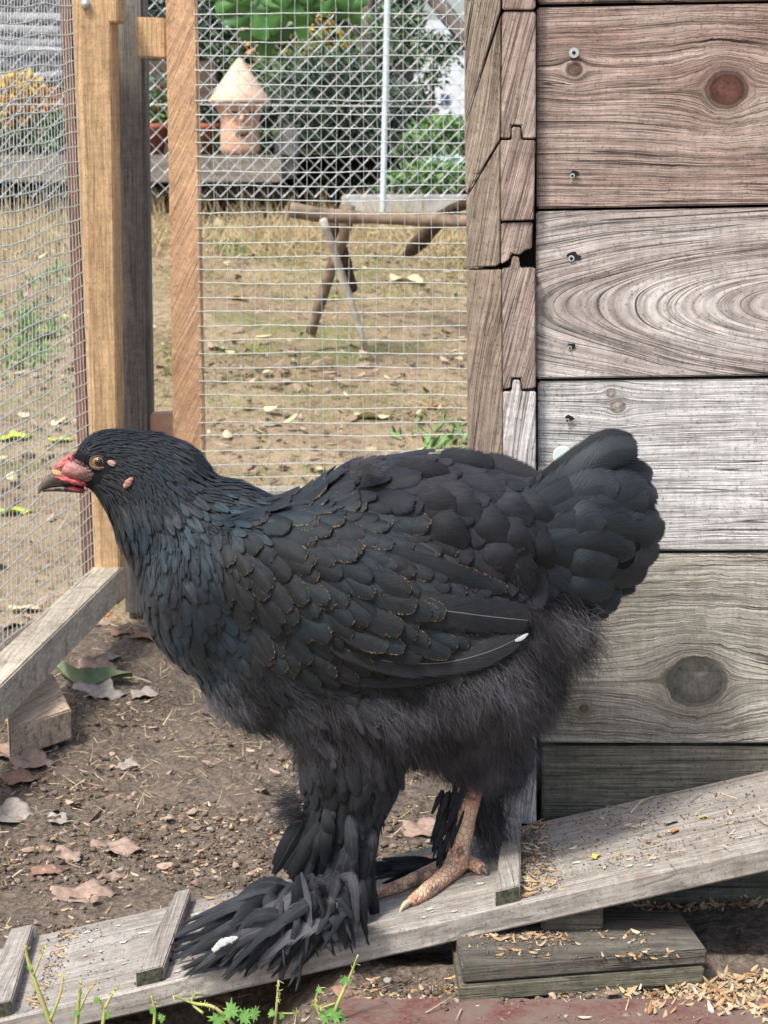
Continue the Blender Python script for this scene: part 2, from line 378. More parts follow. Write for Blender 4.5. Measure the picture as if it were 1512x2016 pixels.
E = [[(988, -60), (1054, -60), (1054, 16), (1048, 19), (990, 19)],
     [(993, 23), (1052, 23), (1055, 26), (1055, 272), (1028, 272), (1027, 246), (1006, 246), (1005, 272), (987, 272), (989, 28)],
     [(1008, 250), (1025, 250), (1026, 276), (1054, 276), (1051, 433), (987, 435), (986, 276), (1008, 276)],
     [(987, 439), (1049, 438), (1047, 490), (1034, 492), (1024, 502), (1006, 499), (1003, 511), (987, 520)],
     [(1009, 505), (1021, 505), (1024, 528), (1054, 528), (1055, 764), (1028, 767), (1026, 744), (1007, 744), (1005, 764), (991, 767), (989, 530), (1006, 527)],
     [(1009, 748), (1024, 748), (1026, 771), (1055, 771), (1056, 1625), (993, 1618), (991, 771), (1008, 771)]]
for i, poly in enumerate(E):
    prism('board_end', px_poly(poly, WY-.012+[0, .001, -.001, .002, 0, 0][i]), (0, .03, 0), EW2 if i == 5 else EW, coop, bevel=.0009)
Fp = [[(916, -60), (940, -60), (931, 2), (917, 95)],
      [(944, -60), (986, -60), (986, 19), (917, 238), (917, 102)],
      [(987, 30), (985, 273), (919, 381), (917, 246)],
      [(985, 280), (985, 519), (976, 524), (921, 527), (920, 389)],
      [(921, 532), (976, 531), (988, 530), (990, 771), (992, 1590), (926, 1590)]]
for i, poly in enumerate(Fp):
    prism('corner_face', px_poly(poly, WY-.0085), (0, .028, 0), FW2 if i == 4 else FW, coop, bevel=.0009)
prism('corner_core', [(xat(950), WY+.021, .03), (xat(950), WY+.021, .9), (xat(1056), WY+.021, .9), (xat(1056), WY+.021, .03)], (0, .1, 0), M_dark, coop, bevel=0)
# screws
M_screw = plain('zinc', (.55, .58, .58), .35, .5, var=.2, Metallic=.6); M_slot = plain('screw_recess', (.01, .01, .01))
M_white = plain('white_plastic', (.62, .72, .68), .5, .4, var=.08)
def disc_pts(c, r, n=14): return [(c.x+r*math.cos(2*math.pi*i/n), c.y, c.z+r*math.sin(2*math.pi*i/n)) for i in range(n)]
def ragged(c, r, n=11): return [(c.x+r*random.uniform(.6, 1.3)*1.3*math.cos(2*math.pi*i/n), c.y, c.z+r*random.uniform(.5, 1.1)*math.sin(2*math.pi*i/n)) for i in range(n)]
for j, (u, v, r) in enumerate([(1131, 104, 10), (1128, 343, 7), (1126, 506, 9), (1123, 682, 6), (1118, 825, 6)]):
    Y0 = WY-.0022; c0 = P(u, v, Y0)
    if j: world_mesh('screw_hole', ragged(P(u+2, v-1, Y0), r*.00052), [tuple(range(11))], M_slot, coop)
    s = prism('screw', disc_pts(P(u-1, v+(3 if j else 0), Y0-.0006), r*.00043*(1 if j == 0 else .7), 12), (0, .0012, 0), M_screw, coop, bevel=.0003)
    world_mesh('screw_recess', disc_pts(P(u-1, v+(3 if j else 0), Y0-.0009), r*.00017, 6), [tuple(range(6))], M_slot, s)
prism('white_cap', disc_pts(P(1108, 898, WY-.006), .0084, 24), (0, .0045, 0), M_white, coop, bevel=.0008)

# ------------------------------------------------------------------ the ramp
RW = wood('ramp_wood', (.38, .355, .32), (.29, .265, .235), (.16, .145, .12), along=(.97, 0, .24), across=(0, 1, 0), third=(-.24, 0, .97), rings=.6, crack=.35, contrast=.5, moss=.1, mosscol=(.13, .13, .10), dirt=.35, dirtcol=(.20, .165, .135))
ramp = thing('ramp', 'grey dirty plank ramp with cross cleats rising to the right under the hen', 'ramp', (0, RF, ramp_top(0)-.02))
nx = 70; vs = []; X0, X1 = -.55, .36
TH = .0205
for i in range(nx+1):
    x = X0+(X1-X0)*i/nx; z = ramp_top(x)
    j = fbm(np.array(x*30.), np.array(2.), 3)*.0016
    vs += [(x, RF+float(j), z), (x, RF+float(j)+.0005, z-TH), (x, RB, z-TH), (x, RB+float(j)*.6, z)]
fs = []
for i in range(nx):
    a = i*4
    for q in range(4): fs.append((a+q, a+(q+1) % 4, a+4+(q+1) % 4, a+4+q))
fs += [(3, 2, 1, 0), tuple(nx*4+q for q in range(4))]
world_mesh('ramp_board', vs, fs, RW, ramp, bevel=.0018)
CW = wood('cleat_wood', (.34, .315, .285), (.26, .235, .205), (.15, .13, .11), along=Yx, across=Xx, third=Zx, rings=.8, crack=.3, contrast=.5, dirt=.25, dirtcol=(.22, .18, .15))
CG = plain('mossy_end_grain', (.06, .062, .045), .95, .1, var=.7, scale=300, bump=.8)
# photo corners of each cleat's top: front-left, front-right, back-right, back-left
for (fl, fr, br, bl) in [((-40, 1935), (22, 1912), (66, 1812), (20, 1818)), ((266, 1886), (322, 1870), (376, 1733), (345, 1738)), ((974, 1752), (1024, 1741), (1027, 1600), (992, 1606))]:
    q = []
    for (u, v), y in ((fl, RF+.005), (fr, RF+.005), (br, RB-.004), (bl, RB-.004)):
        p = P(u, v, y); q.append(p)
    hh = .0128
    top = [Vector((p.x, p.y, ramp_top(p.x)+hh)) for p in q]
    cl = world_mesh('cleat', [t for t in top]+[t-Vector((0, 0, hh+.001)) for t in top], BOXF, CW, ramp, bevel=.0012, seg=2)
    e = [top[0], top[1], top[1]-Vector((0, 0, hh)), top[0]-Vector((0, 0, hh))]
    prism('end_grain', [t+Vector((s*.001, -.0006, zz)) for t, s, zz in zip(e, (1, -1, -1, 1), (-.001, -.001, 0, 0))], (0, .0004, 0), CG, cl, bevel=0)
# stacked boards and block below the ramp
BW = wood('footing_wood', (.135, .125, .105), (.10, .092, .078), (.06, .054, .045), along=Xx, across=Zx, rings=1, crack=.3, contrast=.6, moss=.15, mosscol=(.08, .088, .05), dirt=.3, dirtcol=(.13, .10, .08))
BW2 = wood('footing_wood_lower', (.17, .165, .12), (.12, .115, .085), (.07, .068, .05), along=Xx, across=Zx, rings=1, crack=.3, contrast=.7, moss=.15, mosscol=(.09, .095, .055))
zt = .0705
foot = thing('board_stack', 'two dark damp boards stacked flat below the ramp', 'boards', (.2, 1.56, .03))
A = PZ(910, 1905, zt); B = PZ(1392, 1868, zt); Cc = PZ(1330, 1800, zt); Dd = PZ(893, 1832, zt)
Dd = Vector((A.x-.004, 1.66, zt)); Cc = Vector((B.x-.01, 1.66, zt))
for nm, z0, th, ins, m in (('upper_board', zt, .0125, 0, BW), ('lower_board', zt-.0142, .0135, -.0018, BW2)):
    poly = [Vector((q.x+ins, q.y+ins, z0)) for q in (A, B, Cc, Dd)]
    prism(nm, poly, (0, 0, -th), m, foot, bevel=.0015)
blk = prism('support_block', [Vector((P(1066, 1790, 1.613).x, 1.613, zt)), Vector((P(1188, 1790, 1.613).x, 1.613, zt)), Vector((P(1188, 1790, 1.613).x, 1.613, ramp_top(P(1188, 1790, 1.613).x)-TH-.001)), Vector((P(1066, 1790, 1.613).x, 1.613, ramp_top(P(1066, 1790, 1.613).x)-TH-.001))], (0, .09, 0), BW, None, bevel=.0015, origin=(.15, 1.62, zt))
tag(blk, 'short dark wooden block propping the ramp above the stacked boards', 'wooden block')
# red painted sill at the very front
b = NB('worn_red_paint'); p = b.pos(); n1 = b.noise(p, 30, 6, .65); n2 = b.noise(p, 260, 5, .7)
c = b.mix(b.rng(n1, .38, .60), (.12, .042, .038), (.15, .115, .10)); c = b.mix(b.rng(n2, .45, .65), c, (.17, .11, .09)); b.bump(n2, .5, .001)
M_red = b.fin(c, .8, .3)
q0 = PZ(700, 1990, .044)
vs = []; n = 60
for i in range(n+1):
    x = q0.x-.02+(.40)*i/n; wv = .0018*math.sin(i*2.1)*(1 if i < 34 else .3)
    vs += [(x, 1.538+wv, .0445), (x, 1.38, .041), (x, 1.38, .0), (x, 1.538+wv, .0)]
fs = []
for i in range(n):
    a = i*4
    for q in range(4): fs.append((a+q, a+(q+1) % 4, a+4+(q+1) % 4, a+4+q))
fs += [(3, 2, 1, 0), tuple(n*4+q for q in range(4))]
sill = world_mesh('red_sill', vs, fs, M_red, None, origin=(.2, 1.45, .02))
tag(sill, 'worn red painted sill with a crinkled edge along the bottom right foreground', 'sill')

# ------------------------------------------------------------------ wire frames of the run
def post(name, tl, tr, bl, br, Y, ext, mat, parent=None, bevel=.002, origin=None):
    return prism(name, [P(*tl, Y), P(*bl, Y), P(*br, Y), P(*tr, Y)], ext, mat, parent, bevel, origin)
PA = wood('new_post_wood', (.62, .42, .235), (.52, .345, .19), (.38, .24, .125), along=Zx, across=Xx, rings=.35, crack=0, contrast=.55, dirt=.08, dirtcol=(.25, .19, .13))
PC = wood('sawn_post_wood', (.60, .385, .23), (.51, .31, .18), (.37, .22, .125), along=(.45, 0, .9), across=(.9, 0, -.45), rings=.5, crack=0, contrast=.55, dirt=.2, dirtcol=(.26, .19, .13))
PG = wood('grey_post_wood', (.215, .20, .18), (.165, .152, .138), (.10, .09, .08), along=Zx, across=Xx, rings=.6, crack=.2, contrast=.6)
PR = wood('red_brown_batten', (.22, .11, .075), (.18, .085, .06), (.10, .045, .035), along=Zx, across=Xx, rings=.6, crack=.1, contrast=.6)
RL = wood('muddy_rail_wood', (.60, .535, .42), (.48, .42, .32), (.28, .235, .18), along=Yx, across=Xx, third=Zx, rings=.6, crack=.1, contrast=.45, dirt=.45, dirtcol=(.24, .20, .155))
b = NB('galvanised_wire'); p = b.pos(); n = b.noise(p, 300, 3)
M_wire = b.fin(b.mix(b.rng(n, .4, .6), (.70, .75, .72), (.50, .57, .53)), .4, .5, Metallic=.35)
def wires(pa, pb, n_, rad, seg=14, wob=.0006):
    """pa,pb: functions k-> end points"""
    mb = MB()
    for k in range(n_):
        a = pa(k); c = pb(k); pts = []
        for i in range(seg+1):
            t = i/seg; q = a.lerp(c, t)
            pts.append(q+Vector((random.uniform(-wob, wob), random.uniform(-wob, wob), random.uniform(-wob, wob))))
        v_, f_ = tube_arrays(pts, rad, 4, cap=False); mb.add(v_, f_)
    return mb
# left panel: runs from the corner post towards the camera
left = thing('wire_panel', 'wire mesh side panel with muddy bottom rail running towards the camera at left', 'wire panel', (-.40, 2.95, .0))
post('post', (139, -40), (217, -40), (188, 1190), (236, 1190), 2.94, (.004, .05, 0), PA, left)
post('short_block', (210, -30), (231, -30), (213, 44), (233, 44), 2.935, (.004, .04, 0), PA, left)
post('side_batten', (116, -40), (139, -40), (164, 1165), (187, 1165), 2.955, (.0, .045, 0), PR, left)
bl, br, tl, tr = P(0, 1275, 2.45), P(188, 1121, 2.93), P(0, -20, 2.45), P(141, -20, 2.93)
def lerp4(s, t):  # s 0 at corner .. towards camera >1 ; t 0 bottom..1 top
    lo = br + (bl-br)*s; hi = tr + (tl-tr)*s
    return lo + (hi-lo)*t
NV = int((br-bl).length*1.25/.020); NH = int((tr-br).length/.0188)
def wav(s, t): return Vector((.003*math.sin(s*5+t*9)*s*.6, 0, .0022*math.sin(s*9+t*17)))
mb = MB()
for k in range(NH+3):
    t = k/NH; pts = [lerp4(s, t)+wav(s, t)+Vector((0, 0, random.uniform(-.0008, .0008))) for s in np.linspace(0, 1.25, 30)]
    v_, f_ = tube_arrays(pts, .00088, 4, False); mb.add(v_, f_)
for k in range(NV+1):
    s = k/NV*1.25; pts = [lerp4(s, t)+wav(s, t)+Vector((random.uniform(-.0006, .0006), -.0009, 0)) for t in np.linspace(0, 1.03, 36)]
    v_, f_ = tube_arrays(pts, .00052, 4, False); mb.add(v_, f_)
kind(mb.build('welded_mesh', M_wire, left, smooth=True), 'stuff')
rt = .104
ra = PZ(188, 1110, rt); rb2 = PZ(0, 1281, rt); rb2 = ra+(rb2-ra)*1.9
rc = PZ(246, 1111, rt); rd = PZ(0, 1351, rt); rd = rc+(rd-rc)*1.7
rv = []
for q, s in ((ra, 0), (rb2, 0), (rd, 0), (rc, 0)): rv.append((q.x, q.y, rt))
for q in (ra, rb2, rd, rc): rv.append((q.x, q.y, rt-.045))
world_mesh('rail', rv, BOXF, RL, left, bevel=.002, seg=2)
# back panel
backp = thing('wire_panel', 'wire mesh back panel with tan sawn post behind the hen', 'wire panel', (-.2, 2.98, 0))
post('post', (325, -40), (386, -40), (346, 1150), (406, 1150), 2.97, (0, .03, 0), PC, backp)
post('bracket_block', (266, 33), (325, 35), (270, 112), (326, 115), 2.985, (0, .04, 0), PA, backp)
zr = P(600, 962, 2.98).z
prism('rail', [(P(408, 1000, 2.98).x, 2.98, zr), (P(408, 1000, 2.98).x, 2.98, zr-.05), (.34, 2.98, zr-.05), (.34, 2.98, zr)], (0, .03, 0), RL, backp)
xa, xb = P(388, 500, 2.968).x, .32
def wb(x, z, ph=0): return Vector((x, 2.968+.002*math.sin(x*9+z*7), z+.0012*math.sin(x*21+z*40)))
mb = MB(); sp = .0193
zs = [zr-.02+sp*k for k in range(int(.95/sp))]
for z in zs:
    z += random.uniform(-.0012, .0012)
    v_, f_ = tube_arrays([wb(x, z)+Vector((0, 0, random.uniform(-.0005, .0005))) for x in np.linspace(xa, xb, 34)], .00068, 4, False); mb.add(v_, f_)
x = xa+.004
while x < xb:
    xx = x+random.uniform(-.001, .001)
    v_, f_ = tube_arrays([wb(xx+.0015*math.sin(z*13+x*30)+random.uniform(-.0006, .0006), z)+Vector((0, .0012, 0)) for z in np.linspace(zr-.02, zr+.93, 36)], .00033, 4, False); mb.add(v_, f_)
    x += .0188
kind(mb.build('welded_mesh', M_wire, backp, smooth=True), 'stuff')
gp = post('fence_post', (218, -40), (284, -40), (246, 1215), (304, 1215), 3.06, (.0, .05, 0), PG, None, .006, origin=P(280, 1200, 3.06))
tag(gp, 'dark grey weathered post between the two tan posts', 'post')
sb = post('wood_offcut', (296, 815), (346, 813), (298, 985), (348, 985), 3.03, (0, .03, 0), plain('offcut_wood', (.42, .27, .19), var=.12, scale=90), None, origin=P(320, 985, 3.03))
tag(sb, 'short pinkish wood offcut standing between grey and tan posts', 'wood piece')
o = tube('galvanised_bolt', [P(168, 8, 2.938), P(168, 8, 2.932)], [.006, .006], M_screw, left, n=12, k=1)
# block lying under the side rail
KW = wood('offcut_plank_wood', (.58, .44, .31), (.48, .37, .28), (.28, .21, .16), along=(.3, 1, 0), across=(1, -.3, 0), third=Zx, rings=.8, crack=.2, contrast=.6, dirt=.25, dirtcol=(.2, .16, .13))
poly = [Vector((*PZ(140, 1396, .040).xy, .040)), Vector((*PZ(105, 1325, .040).xy, .040)), Vector((-.46, 2.52, .04)), Vector((*PZ(18, 1436, .040).xy, .040))]
kb = prism('plank_offcut', poly, (0, 0, -.036), KW, None, .002, origin=(-.39, 2.42, .01))
tag(kb, 'triangular end of a tan plank lying on the soil under the side rail', 'plank')
# ------------------------------------------------------------------ the hen
HY = 1.675; PX = HY/F*1.012
def H(u, v, dy=0): return P(u, v, HY-dy*PX)          # dy in photo px towards the camera
hen = thing('hen', 'young black hen with gold-laced wing feathers and feathered feet standing on the ramp', 'hen', tuple(H(760, 1830)))
HB = Vector(hen.location)
def fmat(name, base=(.016, .016, .019), tint=(.02, .03, .04), lace=0, rachis=0, rough=.5, spec=.35, sheen=.25, spread=.5, lacecol=(.30, .205, .11), fringe=.24):
    base = tuple(x*.48 for x in base); tint = tuple(x*.60 for x in tint); sheen *= .42
    b = NB(name); uv = b.n('ShaderNodeUVMap'); uv.uv_map = 'UVMap'; s = b.sep(uv.outputs[0]); u = b.math('ABSOLUTE', b.math('SUBTRACT', b.math('MULTIPLY', s[0], 2), 1)); v = s[1]
    r = b.attr('rnd'); ro = b.orand(); r = b.math('FRACT', b.math('ADD', r, b.math('MULTIPLY', ro, 5.3)))
    p = b.pos()
    barb = b.noise(b.comb(b.math('ADD', b.math('MULTIPLY', v, 70), b.math('MULTIPLY', u, -28)), b.math('MULTIPLY', s[0], 1.5), b.math('MULTIPLY', r, 90)), 1, 3, .7)
    patch = b.noise(p, 17, 3)
    c = b.mix(b.rng(patch, .42, .62), base, tint)
    soft = b.noise(p, 120, 4, .7)
    k = b.math('MULTIPLY', b.rng(soft, .3, .7, .7, 1.3), b.math('MULTIPLY', b.rng(barb, .3, .7, .5, 1.55), b.rng(r, 0, 1, 1-spread, 1+spread))); c = b.mix(1, c, b.comb(k, k, k), 'MULTIPLY')
    edge = b.math('MAXIMUM', u, b.rng(v, .80, .985, 0, 1))
    c = b.mix(b.math('MULTIPLY', b.rng(edge, .80, 1.0), .4), c, tuple(x*1.9 for x in base))
    if lace:
        ln = b.noise(b.comb(b.math('MULTIPLY', s[0], 9), b.math('MULTIPLY', v, 26), b.math('MULTIPLY', r, 77)), 1, 4, .7)
        m = b.math('MULTIPLY', b.math('MULTIPLY', b.rng(edge, .72, .82), b.rng(edge, 1.0, .9)), b.rng(ln, .47, .60))
        m = b.math('MULTIPLY', m, b.rng(v, .45, .75))
        m = b.math('MULTIPLY', m, b.math('MULTIPLY', b.rng(r, .05, .55), lace), clamp=True)
        m2 = b.math('MULTIPLY', b.rng(b.noise(b.comb(b.math('MULTIPLY', s[0], 22), b.math('MULTIPLY', v, 60), b.math('MULTIPLY', r, 33)), 1, 3, .7), .62, .72), b.math('MULTIPLY', b.rng(v, .4, .7), .35*lace))
        c = b.mix(b.math('MAXIMUM', m, m2), c, lacecol)
    if rachis:
        c = b.mix(b.math('MULTIPLY', b.rng(u, .026, .010), rachis), c, (.35, .35, .37))
    b.bump(barb, .6, .0008)
    spl = b.noise(b.comb(b.math('ADD', b.math('MULTIPLY', v, 17), b.math('MULTIPLY', u, -9)), s[0], b.math('MULTIPLY', r, 41)), 1, 2, .6)
    edge = b.math('ADD', edge, b.math('MULTIPLY', b.rng(spl, .56, .66), .10))
    al = b.math('SUBTRACT', 1, b.rng(b.math('SUBTRACT', edge, b.math('MULTIPLY', b.math('SUBTRACT', barb, .5), fringe*2.2)), 1-fringe, 1-fringe*.45), clamp=True)
    m = b.fin(c, rough, spec); b.put(b.b.inputs['Alpha'], al)
    b.b.inputs['Sheen Weight'].default_value = sheen; b.b.inputs['Sheen Roughness'].default_value = .45
    b.b.inputs['Sheen Tint'].default_value = (.7, .82, 1, 1); b.b.inputs['Specular Tint'].default_value = (.84, .93, 1, 1)
    return m
M_neck = fmat('neck_feathers', (.012, .013, .016), (.010, .022, .032), rough=.42, spec=.4, sheen=.12)
M_neckg = fmat('neck_feathers_gold_edged', (.013, .013, .015), (.02, .02, .022), lace=.5, rough=.5, sheen=.1, lacecol=(.20, .13, .07))
M_breast = fmat('breast_feathers', (.012, .013, .018), (.010, .030, .044), rough=.42, spec=.45, sheen=.15)
M_covert = fmat('covert_feathers', (.014, .014, .016), (.012, .020, .025), lace=1.3, rough=.55, sheen=.14)
M_saddle = fmat('saddle_feathers', (.027, .025, .029), (.018, .020, .026), rough=.6, spec=.25, sheen=.25, spread=.35)
M_tail = fmat('tail_feathers', (.024, .030, .036), (.019, .028, .035), rough=.55, spec=.4, sheen=.26, spread=.6)
M_quill = fmat('flight_feathers', (.026, .026, .029), (.021, .023, .027), rachis=.45, rough=.5, spec=.3, sheen=.2, spread=.2)
M_footf = fmat('foot_feathers', (.020, .021, .024), (.036, .038, .044), rachis=.2, rough=.65, sheen=.3, spread=.7, fringe=.3)
M_grey = fmat('worn_foot_feathers', (.055, .056, .064), (.09, .09, .10), rachis=.3, rough=.7, sheen=.3, spread=.6, fringe=.4)
M_belly = fmat('belly_feathers', (.028, .026, .030), (.05, .048, .056), rough=.75, spec=.15, sheen=.3, spread=.6, fringe=.62)
M_soft = fmat('thigh_feathers', (.014, .014, .016), (.02, .021, .025), rough=.6, sheen=.2, spread=.4)
b = NB('down_fluff'); p = b.pos(); r = b.attr('rnd'); n = b.noise(p, 13, 4, .6)
c = b.mix(b.rng(n, .45, .68), (.014, .013, .016), (.120, .116, .135)); k = b.rng(r, 0, 1, .45, 1.6); c = b.mix(1, c, b.comb(k, k, k), 'MULTIPLY')
M_down = b.fin(c, .8, .15); b.b.inputs['Sheen Weight'].default_value = .3
b = NB('underbody'); M_under = b.fin((.012, .012, .014), .9, .1)

# body: one continuous surface grown from overlapping masses
ells = [  # u, v, dy, ru, rv, ry, rot(deg clockwise on the picture)
    (700, 1185, 0, 345, 225, 190, 5), (436, 1140, 0, 165, 200, 155, 0), (490, 1322, 0, 112, 92, 105, 35), (560, 1250, 0, 200, 150, 155, 32), (345, 1035, 0, 112, 150, 95, -30), (290, 960, 0, 95, 105, 74, -35), (345, 945, 0, 72, 88, 66, -35),
    (232, 912, 0, 88, 70, 56, 5), (170, 925, 0, 42, 36, 32, 0), (300, 915, 0, 70, 68, 56, 20),
    (820, 1040, 0, 240, 140, 140, 5), (960, 1060, 0, 140, 135, 130, 25), (900, 1260, 0, 215, 195, 175, 0), (730, 1370, 0, 250, 125, 150, 8), (1010, 1330, 0, 95, 110, 110, 0),
    (1110, 1060, 0, 120, 135, 60, 0), (1180, 1030, 0, 95, 120, 28, -10),
    (690, 1500, 65, 105, 130, 78, 0), (672, 1625, 70, 75, 105, 60, 0), (660, 1720, 70, 42, 60, 36, 0), (930, 1440, -60, 90, 105, 75, 0), (1000, 1490, -90, 48, 60, 40, 0), (700, 1170, 120, 300, 150, 90, 18), (700, 1170, -120, 300, 150, 90, 18),
    (500, 1360, 0, 80, 60, 80, 40), (1100, 1180, 0, 75, 80, 60, 0)]
bm = bmesh.new()
for u, v, dy, ru, rv, ry, rot in ells:
    c0 = H(u, v, dy); r_ = R(rot)
    m = Matrix.Translation(c0) @ Matrix.Rotation(r_, 4, 'Y') @ Matrix.Diagonal((ru*PX, ry*PX, rv*PX, 1))
    bmesh.ops.create_icosphere(bm, subdivisions=4, radius=1, matrix=m)
tmp = bpy.data.meshes.new('tmp'); bm.to_mesh(tmp); bm.free()
to = bpy.data.objects.new('tmp', tmp); COL.objects.link(to)
md = to.modifiers.new('r', 'REMESH'); md.mode = 'VOXEL'; md.voxel_size = .005
md = to.modifiers.new('s', 'SMOOTH'); md.factor = .5; md.iterations = 9
dg = bpy.context.evaluated_depsgraph_get(); ev = to.evaluated_get(dg); bme = bpy.data.meshes.new_from_object(ev)
bpy.data.objects.remove(to); bpy.data.meshes.remove(tmp)
nV = len(bme.vertices); BV = np.empty(nV*3, np.float32); bme.vertices.foreach_get('co', BV); BV = BV.reshape(-1, 3).astype(float)
BN = np.empty(nV*3, np.float32); bme.vertices.foreach_get('normal', BN); BN = BN.reshape(-1, 3).astype(float)
bme.calc_loop_triangles(); nT = len(bme.loop_triangles); BT = np.empty(nT*3, np.int32); bme.loop_triangles.foreach_get('vertices', BT); BT = BT.reshape(-1, 3)
BVH = BVHTree.FromPolygons([tuple(x) for x in BV], [tuple(int(i) for i in t) for t in BT])
bme.transform(Matrix.Translation(-HB)); bme.name = 'body'
bme.polygons.foreach_set('use_smooth', [True]*len(bme.polygons))
put('body', bme, M_under, hen)
def surf(u, v):
    d = D(u, v); hit = BVH.ray_cast(Vector((0, 0, CZ)), d.normalized())
    if hit[0] is None: return H(u, v), Vector((0, -1, 0))
    return hit[0], hit[1]

# direction in which the plumage lies, in picture space (deg, clockwise from right)
flow = np.array([(150, 860, -20), (200, 850, 5), (300, 860, 38), (240, 900, 20), (200, 960, 15), (230, 990, 60), (290, 950, 62), (370, 900, 48), (340, 1000, 62), (430, 980, 42), (250, 1080, 84), (330, 1100, 76), (430, 1080, 65),
    (270, 1200, 78), (350, 1220, 70), (330, 1310, 52), (420, 1250, 62), (430, 1370, 42), (540, 1400, 30), (500, 1180, 55), (560, 960, 2), (700, 930, 5), (850, 900, 8), (560, 1040, 20), (700, 1080, 28), (620, 1180, 34), (760, 1160, 26), (620, 1290, 34), (850, 1230, 18),
    (850, 980, 35), (950, 950, 32), (1050, 960, 38), (900, 1060, 58), (1000, 1050, 62), (1070, 1100, 78), (1000, 1150, 75), (1150, 950, -8), (1200, 1050, 8), (1180, 1140, 28), (1120, 1200, 55),
    (700, 1400, 35), (850, 1380, 45), (1000, 1300, 58), (1080, 1330, 65), (950, 1450, 75), (600, 1480, 70), (680, 1500, 80), (760, 1500, 88), (640, 1620, 92), (720, 1620, 95), (660, 1730, 100), (1000, 1500, 80)], float)
def flow_dir(u, v):
    d2 = (u[:, None]-flow[:, 0])**2+(v[:, None]-flow[:, 1])**2
    w = 1/(d2+400)**1.6; a = np.radians(flow[:, 2]); x = (w*np.cos(a)).sum(1); y = (w*np.sin(a)).sum(1)
    return np.stack([x, np.zeros_like(x), -y], 1)/np.hypot(x, y)[:, None]
def sample(n, mind):
    a = BV[BT[:, 0]]; b_ = BV[BT[:, 1]]; c = BV[BT[:, 2]]
    ar = np.linalg.norm(np.cross(b_-a, c-a), axis=1); t = RNG.choice(len(BT), n, p=ar/ar.sum())
    r1 = np.sqrt(RNG.random(n))[:, None]; r2 = RNG.random(n)[:, None]; wa, wb_, wc = 1-r1, r1*(1-r2), r1*r2
    p = wa*a[t]+wb_*b_[t]+wc*c[t]; N = wa*BN[BT[t, 0]]+wb_*BN[BT[t, 1]]+wc*BN[BT[t, 2]]; N /= np.linalg.norm(N, axis=1, keepdims=True)
    if mind:
        g = {}; keep = []
        for i in range(n):
            k = tuple((p[i]//mind).astype(int)); ok = True
            for dx in (-1, 0, 1):
                for dy in (-1, 0, 1):
                    for dz in (-1, 0, 1):
                        for j in g.get((k[0]+dx, k[1]+dy, k[2]+dz), ()):
                            e = p[i]-p[j]
                            if e[0]*e[0]+e[1]*e[1]+e[2]*e[2] < mind*mind: ok = False; break
                        if not ok: break
                    if not ok: break
                if not ok: break
            if ok: g.setdefault(k, []).append(i); keep.append(i)
        p = p[keep]; N = N[keep]
    return p, N
def feather_proto(nl, nw, tip=.55, pw=.6, cup=.10, curl=.10, point=0.0, root=.35, rag=0):
    V = []; U = []
    for i in range(nl+1):
        t = i/nl; tt = 1-(1-t)**1.25
        w = root+(1-root)*min(1, tt/.4)**pw
        if tt > tip: w *= math.sqrt(max(0, 1-((tt-tip)/(1-tip))**2))*(1-point*(tt-tip)/(1-tip))
        w = max(w, .06 if i == nl else .05)
        for j in range(nw+1):
            s = -1+2*j/nw
            back = -.045*abs(s)**2*math.sin(tt*math.pi)
            V.append((tt+back+(random.uniform(-rag, rag) if i > nl*.5 else 0), .5*w*s, -cup*(s*s)*w*.5 - curl*tt**2))
            U.append((j/nw, tt))
    Fc = [(i*(nw+1)+j, (i+1)*(nw+1)+j, (i+1)*(nw+1)+j+1, i*(nw+1)+j+1) for i in range(nl) for j in range(nw)]
    return np.array(V), Fc, np.array(U)
FP_small = feather_proto(4, 2, tip=.35, point=.5, curl=0, cup=.35)
FP_oval = feather_proto(7, 4, tip=.45, curl=0, cup=.22, rag=.012)
FP_round = feather_proto(9, 6, tip=.62, curl=0, cup=.34, rag=.012)
FP_soft = feather_proto(7, 4, tip=.5, curl=0, cup=.35, point=.25, rag=.02)
